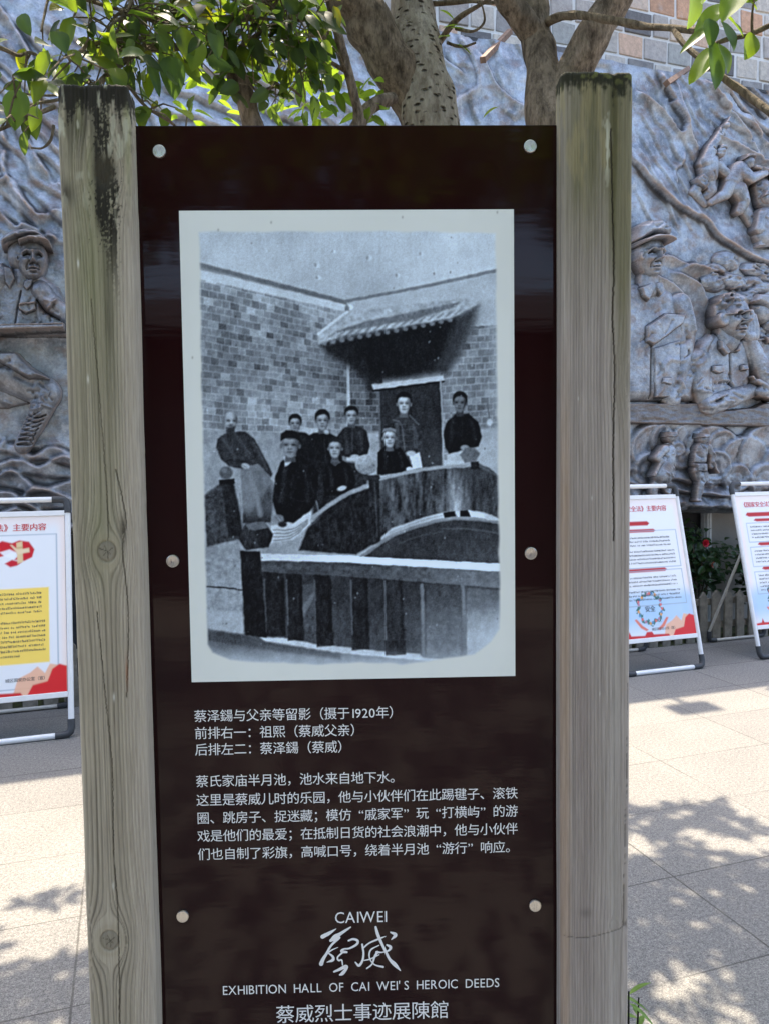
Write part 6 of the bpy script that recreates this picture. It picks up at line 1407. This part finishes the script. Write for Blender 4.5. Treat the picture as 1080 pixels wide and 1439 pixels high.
limb(mb, [(1056, 46, 1.44, 2.2), (1056, 20, 1.42, 1.8), (1060, -8, 1.4, 1.6)], .2, 6)
def put_leaf(x0, y0, x1, y1, dep, wpx, up, tn, curl=.15, fold=.25):
    up = np.array(up, float)*np.array([.7, 0, .8])+np.array([0, -.75+.5*(up[1] > 0), 0]); wpx = wpx*1.12
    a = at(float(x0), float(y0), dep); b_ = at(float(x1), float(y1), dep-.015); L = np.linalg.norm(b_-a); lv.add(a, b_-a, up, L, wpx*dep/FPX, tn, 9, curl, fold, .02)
G, Y_, D = (1.0, 1.1, 1.0), (1.9, 1.75, 1.0), (.8, .95, 1.5)  # D has the bluish sheen of dark leaves painted into its tint
for a in ((1004, 66, 972, 108, 1.49, 28, (-.5, -.2, .8), Y_), (996, 82, 968, 112, 1.53, 24, (.4, .3, .8), Y_), (1000, 58, 1012, 120, 1.47, 32, (.5, -.8, .3), D), (1008, 60, 1028, 98, 1.46, 30, (.8, -.3, .6), Y_), (996, 26, 1000, 62, 1.45, 22, (.1, -1, .3), D), (1012, 30, 1036, 66, 1.46, 30, (.7, -.8, .4), D), (1000, 36, 956, 66, 1.46, 16, (.2, -.4, 1), Y_),
          (1020, 6, 976, 40, 1.47, 28, (-.2, -.9, .6), (1.6, 1.6, 1.8)), (976, -20, 974, 36, 1.5, 34, (.6, .2, .7), Y_), (1048, -22, 1014, 22, 1.42, 38, (.3, .2, .9), Y_), (1020, 24, 1048, 46, 1.44, 24, (.2, .3, .9), Y_), (1058, 48, 1050, 80, 1.43, 26, (.5, .3, .7), Y_), (1048, 4, 1070, -24, 1.42, 26, (.3, -.5, .8), G), (1062, 14, 1050, -6, 1.42, 14, (0, -.5, 1), (3, 1.4, .7)), (986, 6, 1012, -26, 1.47, 36, (-.4, .1, .9), Y_), (1085, 30, 1100, 70, 1.4, 28, (.6, .2, .7), Y_)):
    put_leaf(*a)
canopy(lv, 2300, (1.35, 2.45, 3.95), (1.45, 1.45, .75), 202)
build_in(tree2, mb, 'branch', M['bark_twig']); lv_in(tree2, lv, 'crown', M['leaf'])

# --- leafy tree at the left, several thin leaning stems
tc = at(400., 500., 1.9); tree3 = empty('tree', (tc[0], tc[1], 0)); tag(tree3, 'leafy tree with thin leaning stems and dark glossy leaves above the left timber post', 'tree', 'trees between the sign and the wall')
mb = MB()
limb(mb, [(400, 1500, 1.9, 20), (392, 800, 1.9, 18), (378, 360, 1.9, 17), (360, 200, 1.88, 15), (345, 140, 1.86, 14), (322, 86, 1.84, 13), (296, 48, 1.82, 12), (262, 12, 1.8, 10), (220, -40, 1.76, 8)], .16, 14)
limb(mb, [(400, 800, 1.92, 14), (440, 420, 1.94, 13), (486, 220, 1.98, 12), (508, 168, 2.0, 10), (528, 146, 2.02, 9), (552, 138, 2.06, 8)], .18, 12)
limb(mb, [(470, 300, 1.94, 9), (502, 178, 1.94, 8), (496, 130, 1.93, 7), (480, 70, 1.9, 6.5), (468, 20, 1.88, 6), (452, -30, 1.85, 5)], .18, 12)
build_in(tree3, mb, 'trunk', M['bark_dark'])
mb = MB(); lv = Leaves(); rr = np.random.default_rng(301)
Bs = [limb(mb, [(296, 48, 1.82, 5), (250, 66, 1.74, 5), (204, 70, 1.66, 4.6), (170, 90, 1.6, 4.4), (138, 118, 1.55, 4), (110, 140, 1.5, 3)], .2, 9),
      limb(mb, [(204, 70, 1.66, 4), (166, 56, 1.6, 3.6), (152, 58, 1.57, 3.4), (124, 66, 1.54, 3), (98, 84, 1.5, 2.6)], .22, 8),
      limb(mb, [(152, 58, 1.57, 2.6), (158, 34, 1.56, 2.4), (176, 20, 1.6, 2), (190, -10, 1.64, 2)], .22, 7),
      limb(mb, [(-20, 60, 1.5, 3.4), (8, 70, 1.5, 3), (26, 78, 1.52, 2.6), (44, 74, 1.54, 2.2), (70, 88, 1.56, 2)], .22, 7),
      limb(mb, [(78, 150, 1.46, 3), (44, 164, 1.44, 2.8), (14, 176, 1.42, 2.6), (-20, 192, 1.4, 2.4)], .25, 7), limb(mb, [(84, 140, 1.48, 2.2), (50, 146, 1.46, 2), (24, 152, 1.44, 1.8), (-10, 140, 1.42, 1.6)], .2, 6), limb(mb, [(80, 134, 1.5, 1.7), (50, 134, 1.47, 1.5), (20, 128, 1.45, 1.4)], .2, 6),
      limb(mb, [(76, 176, 1.42, 2.2), (72, 196, 1.42, 2), (60, 208, 1.42, 1.8), (44, 208, 1.42, 1.4)], .25, 6),
      limb(mb, [(180, 120, 1.6, 2.4), (206, 150, 1.62, 2.2), (240, 172, 1.66, 2), (260, 190, 1.7, 1.8)], .22, 6),
      limb(mb, [(320, 84, 1.84, 4), (352, 56, 1.8, 3.6), (392, 34, 1.78, 3), (440, 26, 1.8, 2.6)], .2, 7), limb(mb, [(300, 52, 1.82, 4), (330, 24, 1.76, 3.4), (370, 2, 1.74, 3), (410, -10, 1.76, 2.4)], .2, 7),
      limb(mb, [(262, 12, 1.8, 4), (230, 30, 1.7, 3.5), (196, 22, 1.64, 3), (150, 8, 1.6, 2.6), (100, -6, 1.56, 2.2)], .2, 7), limb(mb, [(486, 100, 1.92, 3), (454, 84, 1.9, 2.6), (430, 92, 1.88, 2.2), (412, 108, 1.86, 2)], .2, 6),
      limb(mb, [(350, 150, 1.87, 3), (372, 128, 1.86, 2.6), (400, 120, 1.86, 2.2), (424, 136, 1.87, 1.8)], .2, 6), limb(mb, [(70, -10, 1.6, 2), (64, 16, 1.58, 1.8), (58, 44, 1.56, 1.5)], .2, 6), limb(mb, [(476, 60, 1.9, 3), (440, 50, 1.86, 2.6), (410, 60, 1.84, 2.2)], .2, 6)]
K = lambda x0, x1, y0, y1: (lambda x, y: x0 < x < x1 and y0 < y < y1)
main = K(150, 640, -70, 168)
for i, (P, n_) in enumerate(zip(Bs, (56, 46, 28, 8, 6, 3, 2, 0, 7, 44, 50, 66, 24, 20, 9, 34))):
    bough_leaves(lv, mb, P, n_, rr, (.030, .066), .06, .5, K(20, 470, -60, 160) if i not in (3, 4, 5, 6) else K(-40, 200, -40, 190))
bough_leaves(lv, mb, np.vstack([Bs[9], Bs[10], Bs[11]]), 130, rr, (.034, .07), .075, .5, K(180, 470, -60, 70))
for a in ((26, 126, 20, 178, 1.42, 34, (.3, -.9, .4), (1, 1.15, 1.5)), (0, 100, -30, 130, 1.42, 30, (.2, -.6, .8), D), (60, 118, 88, 132, 1.45, 18, (.2, -.4, 1), G), (52, 150, 46, 182, 1.43, 18, (.5, .2, .8), Y_), (240, 78, 246, 134, 1.6, 34, (.3, -.9, .3), D), (210, 86, 226, 130, 1.58, 15, (.6, -.7, .3), D), (12, 56, -18, 62, 1.5, 16, (.1, -.3, 1), Y_), (78, 44, 92, 70, 1.5, 26, (.3, -.8, .5), D), (30, 20, 40, 46, 1.53, 20, (-.3, -.8, .5), D), (282, 60, 270, 96, 1.62, 26, (.3, .3, .8), Y_), (300, 40, 308, 78, 1.64, 22, (.3, -.8, .5), D), (100, 70, 112, 88, 1.5, 18, (.2, -.4, .8), (3.2, 1.5, .5))): put_leaf(*a)
# bright young leaves low between the stems
for _ in range(70):
    x = rr.uniform(405, 540) if rr.random() < .7 else rr.uniform(232, 330); y = rr.uniform(92, 172); q = at(x, y, rr.uniform(1.95, 2.15)); d = rr.normal(0, 1, 3)*[1, .6, .5]+[0, 0, -.4]
    f = rr.uniform(.9, 1.5); lv.add(q, d, (rr.normal(0, .4), rr.normal(.2, .4), 1), rr.uniform(.035, .07), rr.uniform(.02, .034), (1.3*f, 1.35*f, .8*f), 5, .2, .25)
canopy(lv, 800, (-1.05, 1.75, 3.35), (1.35, 1.15, .7), 302)
build_in(tree3, mb, 'branch', M['bark_twig']); lv_in(tree3, lv, 'crown', M['leaf'])

# ------------------------------------------------------------------ sprays of leaves above the picture that dapple the paving
def hmin_at(G):
    ct = 1/math.tan(SUN_EL)
    for h in np.arange(2.5, 6.0, .05):
        P = np.array([G[0]+SUN_TO[0]*h*ct, G[1]+SUN_TO[1]*h*ct, h])
        if not inframe(P-np.array([0, 0, .1])): return P, h
    return P, h
def dapple(lv, quad, n, seed, thr, fall):
    rr = np.random.default_rng(seed); k = 0; ct = 1/math.tan(SUN_EL); q = [np.array(ground(float(a), float(b))) for a, b in quad]; tries = 0
    while k < n and tries < 30*n:
        tries += 1
        a, b_ = rr.random(2); G = (q[0]*(1-a)+q[1]*a)*(1-b_)+(q[3]*(1-a)+q[2]*a)*b_
        nz_ = float(fbm(np.array(G[0]*3.4), np.array(G[1]*3.4), 3, seed)); px_, py_ = proj(G)
        if nz_ < thr+fall(px_, py_): continue
        P, h = hmin_at(G); h = h+rr.uniform(0, .55); P = np.array([G[0]+SUN_TO[0]*h*ct, G[1]+SUN_TO[1]*h*ct, h])
        if sunlane(P, rr): continue
        d = rr.normal(0, 1, 3); d[2] *= .4; L = rr.uniform(.07, .115); lv.add(P, d, (rr.normal(0, .35), rr.normal(0, .35), 1), L, L*.55, tint(rr), 3, .2, .2); k += 1
LVR, LVL = Leaves(), Leaves()
dapple(LVR, [(640, 1140), (1250, 1120), (1400, 1700), (560, 1700)], 2700, 5, .43, lambda x, y: .20*(1-sstep(1150, 1235, np.array(y-.10*(x-980))*1.0)))
dapple(LVL, [(-300, 1255), (420, 1255), (520, 1700), (-500, 1700)], 1050, 8, .47, lambda x, y: .22*(1-sstep(1300, 1400, np.array(y)*1.0)))
lv_in(tree2, LVR, 'crown_spray', M['leaf']); lv_in(tree3, LVL, 'crown_spray', M['leaf'])
mb = MB()
for x, y, z in ((.9, 3.9, 4.2), (1.6, 3.6, 4.1), (.4, 3.4, 3.9), (1.3, 3.0, 3.8)): mb.tube(spline([tuple(at(900., -80., 1.85)), tuple(.5*at(900., -80., 1.85)+.5*np.array([x, y, z])+np.array([0, 0, .35])), (x, y, z)], 6), np.linspace(.035, .008, 13), 8)
build_in(tree2, mb, 'bough', M['bark_dark'])
mb = MB()
for x, y, z in ((-1.2, 2.9, 3.7), (-.7, 3.2, 3.8), (-1.7, 2.4, 3.4)): mb.tube(spline([tuple(at(220., -40., 1.76)), tuple(.5*at(220., -40., 1.76)+.5*np.array([x, y, z])+np.array([0, 0, .25])), (x, y, z)], 6), np.linspace(.02, .006, 13), 8)
build_in(tree3, mb, 'bough', M['bark_dark'])

# ------------------------------------------------------------------ unseen building and trees added to shape what the glossy panel mirrors
M['hall_wall'] = plain('grey_hall_wall', (.16, .15, .145), .9, var=.25, scale=3); M['roof'] = plain('dark_roof_tiles', (.05, .05, .052), .8, var=.3); M['post_red'] = plain('dark_red_paint', (.13, .02, .018), .5, var=.1); M['white_wall'] = plain('whitewash', (.75, .75, .75), .8, var=.05)
added_hall = empty('hall', (0, -13, 0), R_(2)); tag(added_hall, 'grey hall with tiled roof and dark red columns across the yard', 'building')  # added out of view; low ridge leaves a strip of mirrored sky
b = MB(); b.box(-22, 22, 0, 6, 0, 2.9); b.build('wall', M['hall_wall'], added_hall)
b = MB(); b.prism([(-23, 2.9), (23, 2.9), (23, 3.0), (-23, 3.0)], -1, 6.2); b.add([(-23, -1.4, 3.0), (23, -1.4, 3.0), (23, 3, 4.25), (-23, 3, 4.25), (-23, 7, 3.0), (23, 7, 3.0)], [(0, 1, 2, 3), (3, 2, 5, 4)]); b.build('roof', M['roof'], added_hall)
for x in (-6, -3, 0, 3, 6):
    b = MB(); b.tube([(x, 6.6, 0), (x, 6.6, 2.95)], .17, 12); b.build('column', M['post_red'], added_hall, smooth=True)

ct_ = (-1.9, -2.6, 0); added_shade_tree = empty('tree', ct_); tag(added_shade_tree, 'broad shade tree standing in the yard opposite the sign', 'tree')  # added out of view to shade the ground mirrored low in the panel
mb = MB(); P = spline([(-1.9, -2.6, 0, .16), (-1.85, -2.6, 1.5, .14), (-1.7, -2.5, 2.8, .12), (-1.2, -2.3, 3.8, .07)], 6); mb.tube([tuple(p[:3]) for p in P], P[:, 3], 14, jit=.1)
for e in ((.8, -1.2, 3.9), (1.6, -2.6, 4.0), (-3.2, -3.8, 3.9), (-3.4, -1.4, 3.9), (.2, -4.2, 4.2)): mb.tube(spline([(-1.7, -2.5, 2.7), (-1.0+e[0]*.3, -1.4+e[1]*.3, 3.5), e], 5), np.linspace(.07, .015, 11), 8)
build_in(added_shade_tree, mb, 'trunk', M['bark_dark']); lv = Leaves(); canopy(lv, 5200, (-.2, -1.6, 4.0), (3.4, 2.6, .75), 402, 3.05, (.12, .19), 150); lv_in(added_shade_tree, lv, 'crown', M['leaf'])

for k, (x, y, w, zc) in enumerate(((-8.5, -21, 5.2, 10.4), (.8, -22.5, 5.6, 11.0), (9.6, -20.5, 5.0, 10.2))):  # row added out of view to block bright sky from the panel's reflection
    tt = empty('tall_tree', (x, y, 0)); tag(tt, ['tall tree beyond the hall, at the hall end left of the shade tree', 'tall tree beyond the middle of the hall, the tallest of its row', 'tall tree beyond the hall, the shortest of its row'][k], 'tree', 'tall trees beyond the hall')
    mb = MB(); mb.tube(spline([(0, 0, 0), (.1, 0, 4), (-.1, .1, 8), (0, 0, zc)], 4), np.linspace(.3, .1, 13), 12, jit=.1); mb.build('trunk', M['bark_dark'], tt, smooth=True)
    lv = Leaves(); rr = np.random.default_rng(600+k)
    for _ in range(2600):
        u = rr.normal(0, 1, 3); u /= np.linalg.norm(u); p = u*np.array([w, 2.4, 3.1])*rr.uniform(.2, 1)**.5+np.array([0, 0, zc])
        if p[2] < zc-3.0+.35*math.sin(p[0]*1.7): continue
        f_ = rr.uniform(.5, 1.1); lv.add(p, rr.normal(0, 1, 3), (rr.normal(0, .6), rr.normal(0, .6), 1), rr.uniform(.4, .7), rr.uniform(.3, .45), (f_, f_, f_), 3)
    lv.build('crown', M['leaf'], tt)
